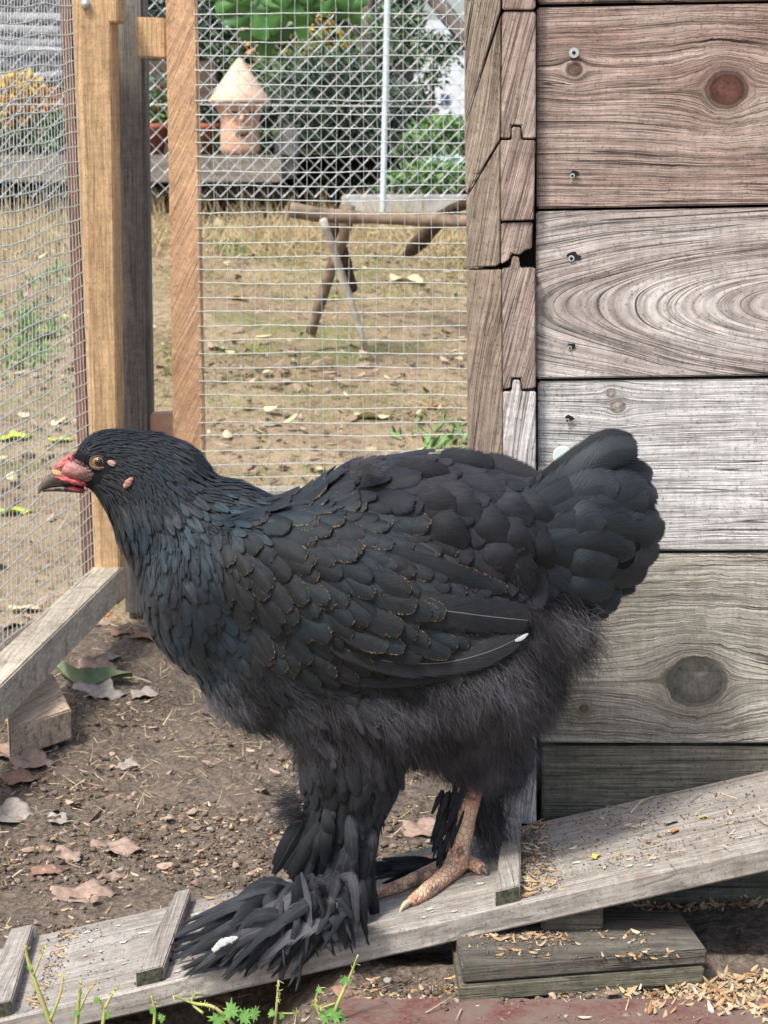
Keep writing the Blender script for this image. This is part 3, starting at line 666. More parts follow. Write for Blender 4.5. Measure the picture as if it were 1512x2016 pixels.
def lay(name, proto, p, N, d, Lp, Wp, lift, mat, sink=.0008, jit=.12, single=False, cap=300):
    """lay feathers on the body: p roots, N normals, d flow, Lp/Wp in photo px; each one bends with the surface under it"""
    n = len(p)
    t = d-(d*N).sum(1, keepdims=True)*N; t += RNG.normal(0, jit, t.shape); t -= (t*N).sum(1, keepdims=True)*N
    t /= np.linalg.norm(t, axis=1, keepdims=True)+1e-9
    L_ = (Lp*PX)[:, None]; W_ = (Wp*PX)[:, None]; lf = lift*RNG.uniform(.6, 1.4, n)[:, None]
    pos = p-N*sink
    def near(q):
        a = np.empty((n, 3)); b_ = np.empty((n, 3))
        for i in range(n):
            h = BVH.find_nearest(q[i]); a[i] = h[0]; b_[i] = h[1]
        return a, b_
    q0 = p+t*L_; ts, tn = near(q0.tolist()); tip = ts+tn*lf*L_
    ch = tip-pos; cl = np.linalg.norm(ch, axis=1, keepdims=True); tip = pos+ch/cl*np.clip(cl, .8*L_, 1.1*L_); ch = tip-pos
    mid = (pos+tip)/2; ms, mn = near(mid.tolist()); hm = ((mid-ms)*mn).sum(1, keepdims=True)
    bul = np.clip(.55*lf*L_-hm, -.12*L_, .25*L_)
    Nm = N+mn+tn+RNG.normal(0, .10, N.shape); X = ch; xh = X/np.linalg.norm(X, axis=1, keepdims=True)
    Y = np.cross(Nm, xh); Y /= np.linalg.norm(Y, axis=1, keepdims=True)+1e-9; Z = np.cross(xh, Y)
    pv = proto[0]; tt = pv[:, 0]
    V = pos[:, None]+X[:, None]*pv[None, :, 0, None]+Y[:, None]*(W_[:, None]*pv[None, :, 1, None])+Z[:, None]*(W_[:, None]*pv[None, :, 2, None]+bul[:, None]*(4*tt*(1-tt))[None, :, None])
    V = V-np.array(HB)
    pf = np.array(proto[1]); m_ = len(pv); uvl = proto[2][pf.ravel()].astype(np.float32)
    def joined(nm, idx):
        k = len(idx); me = bpy.data.meshes.new(nm); me.vertices.add(k*m_); me.vertices.foreach_set('co', V[idx].astype(np.float32).ravel())
        Fc = pf[None]+(np.arange(k)*m_)[:, None, None]; nf = k*len(pf); me.loops.add(nf*4); me.loops.foreach_set('vertex_index', Fc.astype(np.int32).ravel())
        me.polygons.add(nf); me.polygons.foreach_set('loop_start', (np.arange(nf)*4).astype(np.int32)); me.polygons.foreach_set('use_smooth', np.full(nf, True)); me.update(calc_edges=True)
        at = me.attributes.new('rnd', 'FLOAT', 'POINT'); at.data.foreach_set('value', np.repeat(RNG.random(k), m_).astype(np.float32))
        ul = me.uv_layers.new(name='UVMap'); ul.data.foreach_set('uv', np.tile(uvl, (k, 1)).ravel()); return put(nm, me, mat, hen)
    if not single: return kind(joined(name, np.arange(n)), 'stuff')
    order = np.argsort(pos[:, 1])
    for i in order[:cap]: joined(name, np.array([i]))
    if len(order) > cap: kind(joined('far_side_'+name, order[cap:]), 'stuff')
def inpoly(u, v, poly):
    c = np.zeros(len(u), bool); n = len(poly)
    for i in range(n):
        x1, y1 = poly[i]; x2, y2 = poly[(i+1) % n]
        m = ((y1 > v) != (y2 > v)) & (u < (x2-x1)*(v-y1)/(y2-y1+1e-9)+x1); c ^= m
    return c
WING = [(470, 985), (560, 975), (700, 990), (800, 1010), (860, 1060), (920, 1130), (1000, 1180), (1040, 1230), (980, 1290), (850, 1340), (700, 1365), (600, 1350), (520, 1290), (440, 1180), (430, 1060)]
FACE = [(90, 900), (140, 886), (158, 897), (176, 903), (181, 895), (208, 895), (213, 908), (208, 924), (192, 936), (174, 956), (130, 985), (80, 985)]
def region(p):
    u, v = proj(p); wing = inpoly(u, v, WING)
    face = inpoly(u, v, FACE)
    head = (u < 330) & (v < 985) & ~face & (v+.75*(u-330) < 905+60)
    neck = ~face & ~head & (u < 500-(v-1000)*.35) & (v < 1110)
    breast = ~wing & ~neck & ~head & ~face & (u < 560) & (v < 1360+(u-400)*.35)
    tail = ~face & ~wing & (u > 1075) & (v < 1215)
    back = ~face & ~wing & ~neck & ~head & ~tail & ~breast & ((v < 1205-(1090-u)*.1) & (u < 1005))
    leg = (v > 1490) & (u < 830) & (u > 540)
    fluff = ~(wing | face | head | neck | breast | tail | back | leg)
    return u, v, dict(wing=wing, face=face, head=head, neck=neck, breast=breast, tail=tail, back=back, leg=leg, fluff=fluff)
POOL = sample(420000, 0); POOLR = region(POOL[0])
def sel(n, mind, nm):
    m = np.nonzero(POOLR[2][nm])[0]; m = m[RNG.permutation(len(m))]; P_ = POOL[0][m]; g = {}; keep = []; md = mind*mind; K = np.floor(P_/mind).astype(int).tolist(); PL = P_.tolist()
    for i in range(len(m)):
        k = K[i]; x, y, z = PL[i]; ok = True
        for dx in (-1, 0, 1):
            for dy in (-1, 0, 1):
                for dz in (-1, 0, 1):
                    for (a, b_, c_) in g.get((k[0]+dx, k[1]+dy, k[2]+dz), ()):
                        if (x-a)**2+(y-b_)**2+(z-c_)**2 < md: ok = False; break
                    if not ok: break
                if not ok: break
            if not ok: break
        if ok: g.setdefault(tuple(k), []).append((x, y, z)); keep.append(i)
    m = m[keep]; return POOL[0][m], POOL[1][m], POOLR[0][m], POOLR[1][m]
# head and neck hackle
p, N, u, v = sel(90000, .0019, 'head'); d = flow_dir(u, v)
lay('head_feathers', FP_small, p, N, d, RNG.uniform(22, 36, len(p)), RNG.uniform(4.5, 6.5, len(p)), .11, M_neck, jit=.10)
p, N, u, v = sel(60000, .0028, 'neck'); d = flow_dir(u, v)
g = (u > 270) & (u < 420) & (RNG.random(len(u)) < .5) & (v < 1030)
for nm, m_, q in (('neck_feathers', M_neck, ~g), ('gold_tipped_neck_feathers', M_neckg, g)):
    lay(nm, FP_small, p[q], N[q], d[q], RNG.uniform(34, 52, q.sum()), RNG.uniform(9, 13, q.sum()), .13, m_, jit=.10)
p, N, u, v = sel(30000, .0075, 'neck'); q = v > 960; p, N, u, v = p[q], N[q], u[q], v[q]
lay('hackle_feathers', FP_soft, p, N, flow_dir(u, v), RNG.uniform(60, 85, len(p)), RNG.uniform(18, 26, len(p)), .12, M_breast, jit=.14)
# breast
p, N, u, v = sel(40000, .0062, 'breast')
lay('breast_feathers', FP_oval, p, N, flow_dir(u, v), RNG.uniform(50, 84, len(p)), RNG.uniform(24, 42, len(p)), .085, M_breast, jit=.15)
# back and saddle: soft big ovals
p, N, u, v = sel(40000, .0105, 'back')
lay('saddle_feather', FP_round, p, N, flow_dir(u, v), RNG.uniform(80, 112, len(p))*np.where(u < 700, .9, 1), RNG.uniform(56, 78, len(p))*np.where(u < 700, .55, 1), .15, M_saddle, jit=.14, single=True)
# wing coverts
p, N, u, v = sel(40000, .0092, 'wing')
q = N[:, 1] < 0
lay('covert_feather', FP_round, p, N, flow_dir(u, v), RNG.uniform(70, 98, len(p)), RNG.uniform(44, 58, len(p)), .13, M_covert, jit=.12, single=True)

def long_feather(name, pts, W_, mat, dys=None, tip=.62, nl=22, nw=8, cup=.12, face=(0, -1, .1), off=0, parent=hen, on=True, point=.0, root=.3, rag=0.0, twist=0):
    """one long feather along picture points, resting on the body"""
    q = []
    for i, a in enumerate(pts):
        if len(a) == 3: q.append(H(*a))
        else:
            s, n_ = surf(*a); q.append(s+Vector((0, -1, 0))*off)
    pth = smooth_path(q, 8); m = len(pth); fv = Vector(face).normalized()
    V = []; U = []
    for i in range(nl+1):
        t = i/nl; tt = 1-(1-t)**1.25; f = tt*(m-1); k = min(int(f), m-2); c = pth[k].lerp(pth[k+1], f-k); tg = (pth[k+1]-pth[k]).normalized()
        side = tg.cross(fv).normalized(); nn = side.cross(tg).normalized()
        w = root+(1-root)*min(1, tt/.35)**.6
        if tt > tip: w *= math.sqrt(max(0, 1-((tt-tip)/(1-tip))**2))*(1-point*(tt-tip)/(1-tip))
        w = max(w, .04)
        for j in range(nw+1):
            s = -1+2*j/nw; rg_ = random.uniform(-rag, rag)*W_*PX*(abs(s) > .9)
            V.append(c+side*(s*w*W_*PX*.5+rg_*s)+nn*(-cup*s*s*w*W_*PX*.5 + twist*s*w*W_*PX*.2) - tg*(.10*abs(s)**2*W_*PX*.5*math.sin(math.pi*tt)))
            U.append((j/nw, tt))
    Fc = [(i*(nw+1)+j, (i+1)*(nw+1)+j, (i+1)*(nw+1)+j+1, i*(nw+1)+j+1) for i in range(nl) for j in range(nw)]
    me = bpy.data.meshes.new(name); b_ = base_of(parent); me.from_pydata([tuple(Vector(x)-b_) for x in V], [], Fc)
    ul = me.uv_layers.new(name='UVMap'); ul.data.foreach_set('uv', np.array(U)[np.array(Fc).ravel()].astype(np.float32).ravel())
    me.polygons.foreach_set('use_smooth', [True]*len(me.polygons))
    return put(name, me, mat, parent)
# flight feathers of the near wing
def wy(u, v, k):  # near wing surface as dy px
    s, n_ = surf(u, v); return (HY-s.y)/PX+k
def WF(pts, W_, ks, mat=M_quill, **kw):
    ks = ks if isinstance(ks, tuple) else (ks, ks)
    return long_feather('flight_feather', [(a[0], a[1], wy(a[0], a[1], ks[0]+(ks[1]-ks[0])*i/(len(pts)-1))) for i, a in enumerate(pts)], W_, mat, **kw)
WF([(500, 1300), (580, 1345), (690, 1368), (790, 1362)], 24, (2, 10), M_soft, point=.5)
WF([(520, 1310), (600, 1348), (700, 1358), (800, 1345)], 30, (4, 10), M_soft, point=.4)
WF([(560, 1290), (700, 1338), (830, 1334), (950, 1305), (1020, 1270)], 36, (6, 16), M_soft, point=.3)
wf = WF([(640, 1262), (740, 1298), (860, 1306), (965, 1282), (1042, 1244)], 64, (6, 20), tip=.72, point=.35, cup=.08)
tp = wy(1035, 1252, 29)
long_feather('white_feather_tip', [(1014, 1262, tp+1), (1027, 1256, tp+1), (1040, 1247, tp-1)], 8, plain('white_tip', (.40, .40, .42), .8, .2, var=.2), point=.5)
WF([(740, 1150), (840, 1194), (920, 1208), (985, 1216), (1048, 1222)], 80, (4, 34), tip=.75, cup=.14)
WF([(760, 1080), (840, 1112), (900, 1135), (960, 1152), (1004, 1160)], 56, (6, 30), M_covert, tip=.6, point=.4)
for a in range(16):
    u_, v_ = random.uniform(640, 800), random.uniform(1120, 1290)
    if v_ > 1100+(u_-600)*.0+180: continue
    WF([(u_, v_), (u_+50, v_+22), (u_+98, v_+38)], random.uniform(44, 54), (4, 20), M_covert, tip=.55)
# tail: fan of broad feathers, far ones first
TB = [(980, 900), (1120, 930), (1230, 940), (1270, 1030), (1250, 1120), (1150, 1190), (980, 1240)]
TL_ = [([(1010, 990), (1110, 915), (1190, 862), (1252, 866)], 44, -26, M_soft), ([(1020, 1010), (1120, 945), (1200, 890), (1262, 882)], 78, -4), ([(1030, 1010), (1150, 960), (1230, 930), (1288, 950)], 92, -22), ([(1040, 1020), (1160, 980), (1240, 965), (1300, 995)], 100, -34),
    ([(1040, 1030), (1160, 1010), (1240, 1010), (1306, 1030)], 100, -42), ([(1050, 1050), (1160, 1045), (1250, 1050), (1314, 1052)], 104, -48), ([(1050, 1070), (1160, 1075), (1240, 1090), (1302, 1098)], 104, -44), ([(1040, 1090), (1140, 1110), (1220, 1128), (1278, 1134)], 96, -36),
    ([(1030, 1110), (1120, 1150), (1180, 1175), (1226, 1186)], 96, -22), ([(1040, 1010), (1120, 975), (1180, 955), (1222, 968)], 94, 22), ([(1040, 1030), (1130, 1000), (1200, 990), (1286, 985)], 90, 2), ([(1040, 1060), (1120, 1040), (1200, 1045), (1296, 1068)], 96, 0),
    ([(1030, 1050), (1090, 1020), (1150, 1015), (1196, 1040)], 100, 38), ([(1050, 1080), (1110, 1075), (1170, 1075), (1244, 1092)], 96, 22), ([(1030, 1100), (1100, 1105), (1160, 1110), (1221, 1118)], 104, 36), ([(1030, 1130), (1090, 1145), (1150, 1160), (1216, 1160)], 92, 16),
    ([(1020, 1150), (1080, 1175), (1130, 1200), (1180, 1212)], 84, 4), ([(1000, 1180), (1070, 1215), (1120, 1235), (1160, 1250)], 80, -10)]
for it in TL_:
    pts, w, dy = it[:3]; m = it[3] if len(it) > 3 else M_tail; q = []
    sv = lambda a, b_: wy(a, b_, 3) if surf(a, b_)[0].y < HY-.002 and inpoly(np.array([a*1.]), np.array([b_*1.]), TB)[0] else -99
    for i, (u_, v_) in enumerate(pts): q.append((u_, v_, max(dy+(3-i)*9-6*(i == 3), sv(u_, v_)+(dy+50)*.12)))
    long_feather('tail_feather', q, w, m, tip=.66, nl=16, nw=8, cup=.36, face=(.15, -1, .3 if v_ < 1050 else -.15), root=.5, rag=.006)
for it in TL_[1:9:1]:   # far half of the fan, turned away
    pts, w, dy = it[:3]; long_feather('tail_feather', [(u_-18, v_+14, -dy*0-70-(i*4)) for i, (u_, v_) in enumerate(pts)], w, M_tail, face=(.15, 1, .3), nl=10, nw=6)
# big round cushion feathers where saddle meets tail
for (u_, v_, a, L_, W_, dy) in [(1000, 1000, 40, 120, 84, 92), (1010, 1060, 62, 125, 80, 96), (960, 1030, 52, 120, 84, 112), (940, 960, 30, 125, 80, 90), (1060, 1090, 80, 118, 78, 66), (1020, 1120, 78, 120, 80, 86), (985, 1095, 65, 118, 80, 108), (1050, 1010, 50, 120, 78, 66), (900, 990, 40, 118, 80, 118), (880, 1040, 50, 115, 78, 132), (1005, 930, 22, 120, 70, 56), (1050, 1150, 88, 105, 70, 62), (920, 910, 10, 110, 64, 50), (830, 930, 8, 115, 66, 84), (850, 985, 25, 110, 74, 112)]:
    a = R(a); c_, s_ = math.cos(a), math.sin(a)
    q = [(u_-c_*L_*.5, v_-s_*L_*.5), (u_, v_), (u_+c_*L_*.5, v_+s_*L_*.5)]
    q = [(x_, y_, wy(x_, y_, k_)) for (x_, y_), k_ in zip(q, (4, 20, 14))]
    long_feather('cushion_feather', q, W_, M_saddle, tip=.6, nl=12, nw=8, cup=.32, root=.5)
# thigh feathers
p, N, u, v = sel(60000, .0072, 'leg')
lay('thigh_feathers', FP_soft, p, N, flow_dir(u, v), RNG.uniform(55, 90, len(p)), RNG.uniform(28, 42, len(p)), .14, M_soft, jit=.2)
# down
def strand_proto(n=5, bend=.3):
    V = []
    for i in range(n+1):
        t = i/n; w = .5*(1-.85*t**1.5); V += [(t, -w, bend*t*t), (t, w, bend*t*t)]
    return np.array(V), [(2*i, 2*i+1, 2*i+3, 2*i+2) for i in range(n)]
def strands(name, p, N, d, Lp, lift, mat=M_down, width=.55, jit=.28, bend=-.28):
    n = len(p); t = d-(d*N).sum(1, keepdims=True)*N*.8; t /= np.linalg.norm(t, axis=1, keepdims=True)+1e-9
    lf = (lift*RNG.uniform(.4, 1.5, n))[:, None]; x = t*np.cos(lf)+N*np.sin(lf)+RNG.normal(0, jit, t.shape)
    N2 = N+RNG.normal(0, .5, N.shape)
    Lm = Lp*PX*RNG.uniform(.5, 1.2, n); Mx = frames(x, N2, Lm, np.full(n, width*PX), Lm)
    V, Fc = strand_proto(bend=bend); return kind(swarm(name, V, Fc, Mx, p, mat, hen), 'stuff')
p, N = sample(330000, 0); u, v, rg = region(p)
q = rg['fluff'] & ~((v < 1100))
# clumps: strands share a wandering direction
def clump(d, p, a=.55, s=55):
    w1 = fbm(p[:, 0]*s, p[:, 2]*s, 3)*2; w2 = fbm(p[:, 0]*s+40, p[:, 2]*s+p[:, 1]*s, 3)*2; w3 = fbm(p[:, 2]*s+11, p[:, 0]*s+7, 3)*2
    return d+a*np.stack([w1, w2, w3], 1)
pp, NN, uu, vv = p[q], N[q], u[q], v[q]
strands('down', pp, NN, clump(flow_dir(uu, vv), pp, .95, 42), np.full(len(pp), 52.), .26, width=.5, jit=.34)
q2 = q & (RNG.random(len(p)) < .22)
strands('long_down', p[q2], N[q2], clump(flow_dir(u[q2], v[q2]), p[q2], .7, 40), np.full(q2.sum(), 80.), .34, width=.42, jit=.36)
q3 = (rg['breast'] & (v > 1250)) | rg['leg'] & (RNG.random(len(p)) < .3); q3 &= RNG.random(len(p)) < np.clip((v-1230)/300, .05, .5)
strands('breast_down', p[q3], N[q3], clump(flow_dir(u[q3], v[q3]), p[q3], .4), np.full(q3.sum(), 44.), .18, width=.45)
q4 = (rg['breast'] | rg['neck'] | rg['wing'] | rg['back'] | rg['tail'] | rg['leg']) & (RNG.random(len(p)) < .30) & (N[:, 1] < .5)
strands('loose_barbs', p[q4]+N[q4]*.0022, N[q4], clump(flow_dir(u[q4], v[q4]), p[q4], .25), np.full(q4.sum(), 20.), .03, mat=M_soft, width=.42, jit=.22, bend=-.1)
p_, N_, u_, v_ = sel(14000, .017, 'fluff'); q = v_ > 1230; p_, N_, u_, v_ = p_[q], N_[q], u_[q], v_[q]
lay('belly_feathers', FP_soft, p_, N_, flow_dir(u_, v_), RNG.uniform(60, 95, len(p_)), RNG.uniform(30, 46, len(p_)), .24, M_belly, jit=.35)

# face ------------------------------------------------------
b = NB('face_skin'); p = b.pos(); n = b.noise(p, 420, 5, .7); n2 = b.noise(p, 130, 4, .65); sx = b.sep(p)
us = sx[0]; fade = b.rng(b.math('ADD', us, b.math('MULTIPLY', b.math('SUBTRACT', n2, .5), .012)), H(134, 930).x, H(172, 930).x)
c = b.mix(b.rng(n2, .35, .6), (.44, .13, .135), (.40, .21, .19)); c = b.mix(fade, c, b.mix(b.rng(n2, .4, .62), (.075, .05, .05), (.27, .145, .13)))
c = b.mix(b.rng(n, .55, .75), c, (.40, .22, .20)); c = b.mix(b.rng(us, H(205, 930).x, H(228, 930).x), c, (.03, .024, .024)); b.bump(b.vor(p, 700), .8, .0006); M_face = b.fin(c, .6, .3)
M_face.node_tree.nodes['Principled BSDF'].inputs['Subsurface Weight'].default_value = .1
M_face.node_tree.nodes['Principled BSDF'].inputs['Subsurface Radius'].default_value = (.003, .001, .001)
b = NB('beak_horn'); p = b.pos(); s = b.sep(p); c = b.mix(b.rng(s[0], H(78, 950).x, H(128, 950).x), (.10, .075, .06), (.022, .021, .023)); c = b.mix(b.rng(b.noise(p, 300, 3), .5, .7), c, (.20, .16, .12)); M_beak = b.fin(c, .38, .5)
def ellmesh(name, u, v, dy, ru, rv, ry, rot, mat, lump=0, ls=300, parent=hen, sub=4):
    bm = bmesh.new(); m = Matrix.Rotation(R(rot), 4, 'Y') @ Matrix.Diagonal((ru*PX, ry*PX, rv*PX, 1)); bmesh.ops.create_icosphere(bm, subdivisions=sub, radius=1, matrix=m)
    c0 = H(u, v, dy)
    for w in bm.verts:
        if lump: w.co *= 1+lump*float(fbm(np.array(w.co.x*ls+9), np.array((w.co.z+w.co.y*.7)*ls), 3))*2
        w.co += c0-base_of(parent)
    me = bpy.data.meshes.new(name); bm.to_mesh(me); bm.free(); me.polygons.foreach_set('use_smooth', [True]*len(me.polygons)); return put(name, me, mat, parent)
# upper and lower mandible: rings from the face to the tip
def beak(name, rings, mat):
    pts = []; n = 14; vs = []; fs = []
    for (u_, vt, vb, wd) in rings:
        for k in range(n):
            th = 2*math.pi*k/n; cv = (vt+vb)/2-(vb-vt)/2*math.sin(th); vs.append(H(u_, cv, 22*0+wd*math.cos(th)))
    m = len(rings)
    for i in range(m-1):
        for k in range(n): fs.append((i*n+k, i*n+(k+1) % n, (i+1)*n+(k+1) % n, (i+1)*n+k))
    fs += [tuple(range(n)), tuple(range((m-1)*n, m*n))]
    return world_mesh(name, vs, fs, mat, hen, smooth=True)
beak('upper_beak', [(165, 920, 962, 24), (140, 922, 961, 22), (120, 924, 959, 20), (104, 928, 959, 17), (92, 936, 962, 13), (82, 947, 967, 8.5), (75, 959, 974, 3)], M_beak)
beak('lower_beak', [(165, 955, 972, 20), (135, 955, 969, 17), (112, 956, 968, 12), (94, 959, 968, 8), (84, 963, 970, 3)], M_beak)
fc = ellmesh('face', 175, 925, 12, 52, 24, 34, 6, M_face, .16, 420)
ellmesh('gape_skin', 148, 947, 17, 36, 6.5, 14, 13, plain('red_skin', (.46, .09, .10), .6, .35, var=.45, scale=500, bump=.8), .35, 900)
cb = ellmesh('comb', 128, 913, 4, 31, 10, 12, -42, plain('comb_skin', (.46, .14, .15), .65, .3, var=.4, scale=600, bump=1.0), .55, 1200)
ellmesh('nostril_flap', 116, 933, 12, 14, 7, 11, 25, plain('cere_skin', (.42, .27, .14), .6, .3, var=.5, scale=700), .4, 1200)
ellmesh('wattle', 150, 963, 14, 18, 4.5, 9, 6, plain('wattle_skin', (.30, .05, .065), .6, .3, var=.4, scale=500), .4, 900)
# small bristles over the bare skin
def bristles(n, cu, cv, ru, rv, dy0, mat, ang):
    u_ = RNG.uniform(-1, 1, n); v_ = RNG.uniform(-1, 1, n); k = (u_**2+v_**2 < 1); u_ = u_[k]; v_ = v_[k]; n = len(u_); h = np.sqrt(np.clip(1-u_**2-v_**2, 0, 1))
    p = np.array([tuple(H(cu+a*ru, cv+b_*rv, 12+dy0*c_)) for a, b_, c_ in zip(u_, v_, h)]); N_ = np.stack([u_*.6, -h-.3, -v_*.6], 1); N_ /= np.linalg.norm(N_, axis=1, keepdims=True)
    an = np.radians(RNG.normal(ang, 25, n)); d = np.stack([np.cos(an), np.zeros(n), -np.sin(an)], 1); L_ = RNG.uniform(5, 13, n)*PX
    Mx = frames(d*.93+N_*.28, N_, L_, np.full(n, 1.4*PX), L_); V, Fc = strand_proto(3, -.2); kind(swarm('bristles', V, Fc, Mx, p, mat, hen), 'stuff')
bristles(420, 186, 922, 50, 27, 35, M_under, 12); bristles(160, 172, 905, 40, 14, 36, M_under, 5)
M_skin2 = plain('pale_skin', (.36, .22, .185), .6, .3, var=.5, scale=400)
s_, _ = surf(222, 914); ellmesh('eye_corner_skin', 220, 912, (HY-s_.y)/PX+2, 9, 6, 3.5, 20, M_skin2, .3, 1200, sub=4)
s_, _ = surf(255, 950); ellmesh('ear_lobe', 252, 951, (HY-s_.y)/PX+3, 13, 6.5, 4, -50, plain('ear_skin', (.34, .165, .145), .6, .3, var=.6, scale=600, bump=1), .3, 1100, sub=4)
s_, _ = surf(193, 909); ed = max((HY-s_.y)/PX, 38)-2.5
M_iris = plain('iris', (.20, .105, .030), .25, .4, var=.4, scale=900); M_pup = NB('pupil').fin((.002, .002, .002), .05, .9); M_lid = plain('eyelid_skin', (.10, .065, .06), .6, .3, var=.4, scale=500)
ey = ellmesh('eye', 194, 910, ed-2, 14.5, 12.5, 9, 0, M_iris, sub=4)
ellmesh('pupil', 194, 910, ed+5.2, 7.6, 7.6, 4, 0, M_pup, sub=3, parent=ey)
ring = []
for k in range(21):
    th = 2*math.pi*k/20; ring.append(H(194+(15.5+random.uniform(-.5, .8))*math.cos(th)*1.06, 910+(12.5+random.uniform(-.5, .8))*math.sin(th), ed+3-3*math.cos(th)**2))
vs, fs = tube_arrays(ring, [(2.6+1.6*math.sin(2*math.pi*k/20))*PX for k in range(21)], 8); world_mesh('eyelid', vs, fs, M_lid, hen, smooth=True)

# legs -------------------------------------------------------
b = NB('scaly_leg'); p = b.pos(); st = b.n('ShaderNodeVectorMath', operation='MULTIPLY'); b.put(st.inputs[0], p); st.inputs[1].default_value = (1, 1, .8)
vr = b.vor(st.outputs[0], 250, feature='DISTANCE_TO_EDGE'); n = b.noise(p, 55, 4, .65)
c = b.mix(b.rng(n, .38, .62), (.64, .47, .31), (.56, .28, .20)); c = b.mix(b.rng(b.noise(p, 48, 5, .7), .53, .60, 0, .85), c, (.11, .09, .08)); c = b.mix(b.rng(b.noise(p, 160, 4), .55, .7), c, (.62, .48, .34)); c = b.mix(b.rng(vr, .0, .09, .6, 0), c, (.12, .07, .05)); b.bump(b.rng(vr, 0, .25), .9, .0008)
M_leg = b.fin(c, .6, .35)
M_claw = plain('claw_horn', (.50, .40, .28), .4, .4, var=.2); M_clawd = plain('dark_claw_horn', (.16, .12, .11), .4, .4, var=.2)
def toe(name, pts, rad, claw, cm):
    # picture point + depth Y ; z follows the ramp surface
    q = []
    for (u_, v_, Y_, h_) in pts:
        x = P(u_, v_, Y_).x; q.append(Vector((x, Y_, ramp_top(x)+h_*PX)))
    o = tube(name, q, [r*PX for r in rad], M_leg, hen, n=10, k=5, wob=.05)
    e = q[-1]; dr = (q[-1]-q[-2]).normalized(); L_ = claw*PX
    c_ = [e-dr*.003, e+dr*L_*.5+Vector((0, 0, L_*.10)), e+dr*L_*1.0-Vector((0, 0, L_*.30))]
    tube(name.replace('toe', 'claw'), c_, [rad[-1]*PX*.72, rad[-1]*PX*.5, .0003], cm, o, n=8, k=4)
def rampY(u, v):   # depth at which this picture point meets the ramp top
    Y = 1.7
    for _ in range(30):
        p = P(u, v, Y); Y += (p.z-ramp_top(p.x))*1.5
    return Y
yA = rampY(898, 1722)
root = P(898, 1712, yA); an = Vector((root.x, yA, ramp_top(root.x)+20*PX))
sh = [P(944, 1470, yA+.004), P(932, 1535, yA+.003), P(918, 1605, yA+.001), P(905, 1665, yA), an]
tube('shank', sh, [x*PX for x in (27, 25, 22, 22, 27)], M_leg, hen, n=14, k=6, wob=.03)
toe('toe', [(903, 1700, yA, 20), (870, 1733, rampY(872, 1745), 17), (835, 1762, rampY(838, 1770), 14), (808, 1780, rampY(812, 1784), 10)], [21, 19, 16, 11], 32, M_claw)
toe('toe', [(895, 1692, yA+.006, 20), (850, 1715, rampY(850, 1732), 16), (790, 1745, rampY(790, 1755), 13), (730, 1768, rampY(730, 1773), 10)], [20, 18, 14, 10], 24, M_clawd)
toe('toe', [(900, 1695, yA+.004, 18), (925, 1698, rampY(925, 1712), 15), (950, 1712, rampY(950, 1722), 11)], [19, 16, 13], 20, M_clawd)
toe('toe', [(898, 1695, yA+.012, 18), (860, 1690, yA+.03, 14), (815, 1694, yA+.042, 11), (790, 1700, yA+.05, 9)], [17, 14, 11, 8], 22, M_clawd)
yB = 1.625
for (pts) in ([(660, 1800), (600, 1840), (540, 1868)], [(670, 1800), (640, 1850), (620, 1880)], [(650, 1790), (580, 1810), (500, 1830)]):
    q = [(u_, v_, min(max(rampY(u_, v_), RF+.006), RB), 12) for (u_, v_) in pts]
    toe('toe', q, [10, 9, 7], 14, M_clawd)
tube('shank', [P(665, 1690, yB), P(664, 1760, yB), Vector((P(662, 1800, yB).x, yB, ramp_top(P(662, 1800, yB).x)+.006))], [9*PX, 9*PX, 9*PX], M_leg, hen, n=12)
# feathers of the near foot: fan sweeping forward and over the ramp edge
def yfor(u, v):
    Y = rampY(u, v); return max(Y, 1.585)
fan = []
for k in range(165):
    s = random.random(); lay_ = random.random()
    if s < .42:   a = (random.uniform(590, 655), random.uniform(1760, 1850)); e = (random.uniform(318, 470), random.uniform(1820, 1935)); 
    elif s < .80: a = (random.uniform(575, 660), random.uniform(1715, 1830)); e = (random.uniform(455, 600), random.uniform(1860, 1945))
    else:         a = (random.uniform(600, 690), random.uniform(1725, 1810)); e = (random.uniform(590, 712), random.uniform(1800, 1895))
    fan.append((a, e))
fan.sort(key=lambda t: -t[1][0]*0 - t[0][1])
for i, (a, e) in enumerate(fan):
    ya = 1.60+random.uniform(-.022, .03); ye = min(max(rampY(*e), 1.57), 1.70)-random.uniform(.0, .02)
    if e[0] > 440: ye = 1.588-random.uniform(0, .018)
    sh_ = random.uniform(.74, 1.12); e = (a[0]+(e[0]-a[0])*sh_, a[1]+(e[1]-a[1])*sh_)
    mid = ((a[0]*.55+e[0]*.45)+random.uniform(-22, 22), (a[1]*.55+e[1]*.45)-random.uniform(0, 50))
    q = [(a[0], a[1], (HY-ya)/PX), (mid[0], mid[1], (HY-(ya*.5+ye*.5)+.008)/PX), (e[0]+random.uniform(-14, 14), e[1]+random.uniform(-10, 10), (HY-ye)/PX)]
    long_feather('foot_feather', q, random.uniform(14, 44), random.choice((M_footf, M_footf, M_soft, M_grey)), tip=random.uniform(.3, .6), nl=12, nw=6, cup=random.uniform(.0, .5), face=(random.uniform(-.7, .7), -1, random.uniform(-.1, 1.1)), point=random.uniform(.3, .8), root=.4, rag=.16)
for (u0, v0, u1, v1) in ((418, 1872, 468, 1846), (430, 1862, 462, 1852)):
    long_feather('white_dropping', [(u0, v0, (HY-1.572)/PX), ((u0+u1)/2, (v0+v1)/2-5, (HY-1.570)/PX), (u1, v1, (HY-1.572)/PX)], 13, plain('dropping', (.55, .58, .56), .8, .2, var=.3, scale=500), rag=.2, tip=.5)
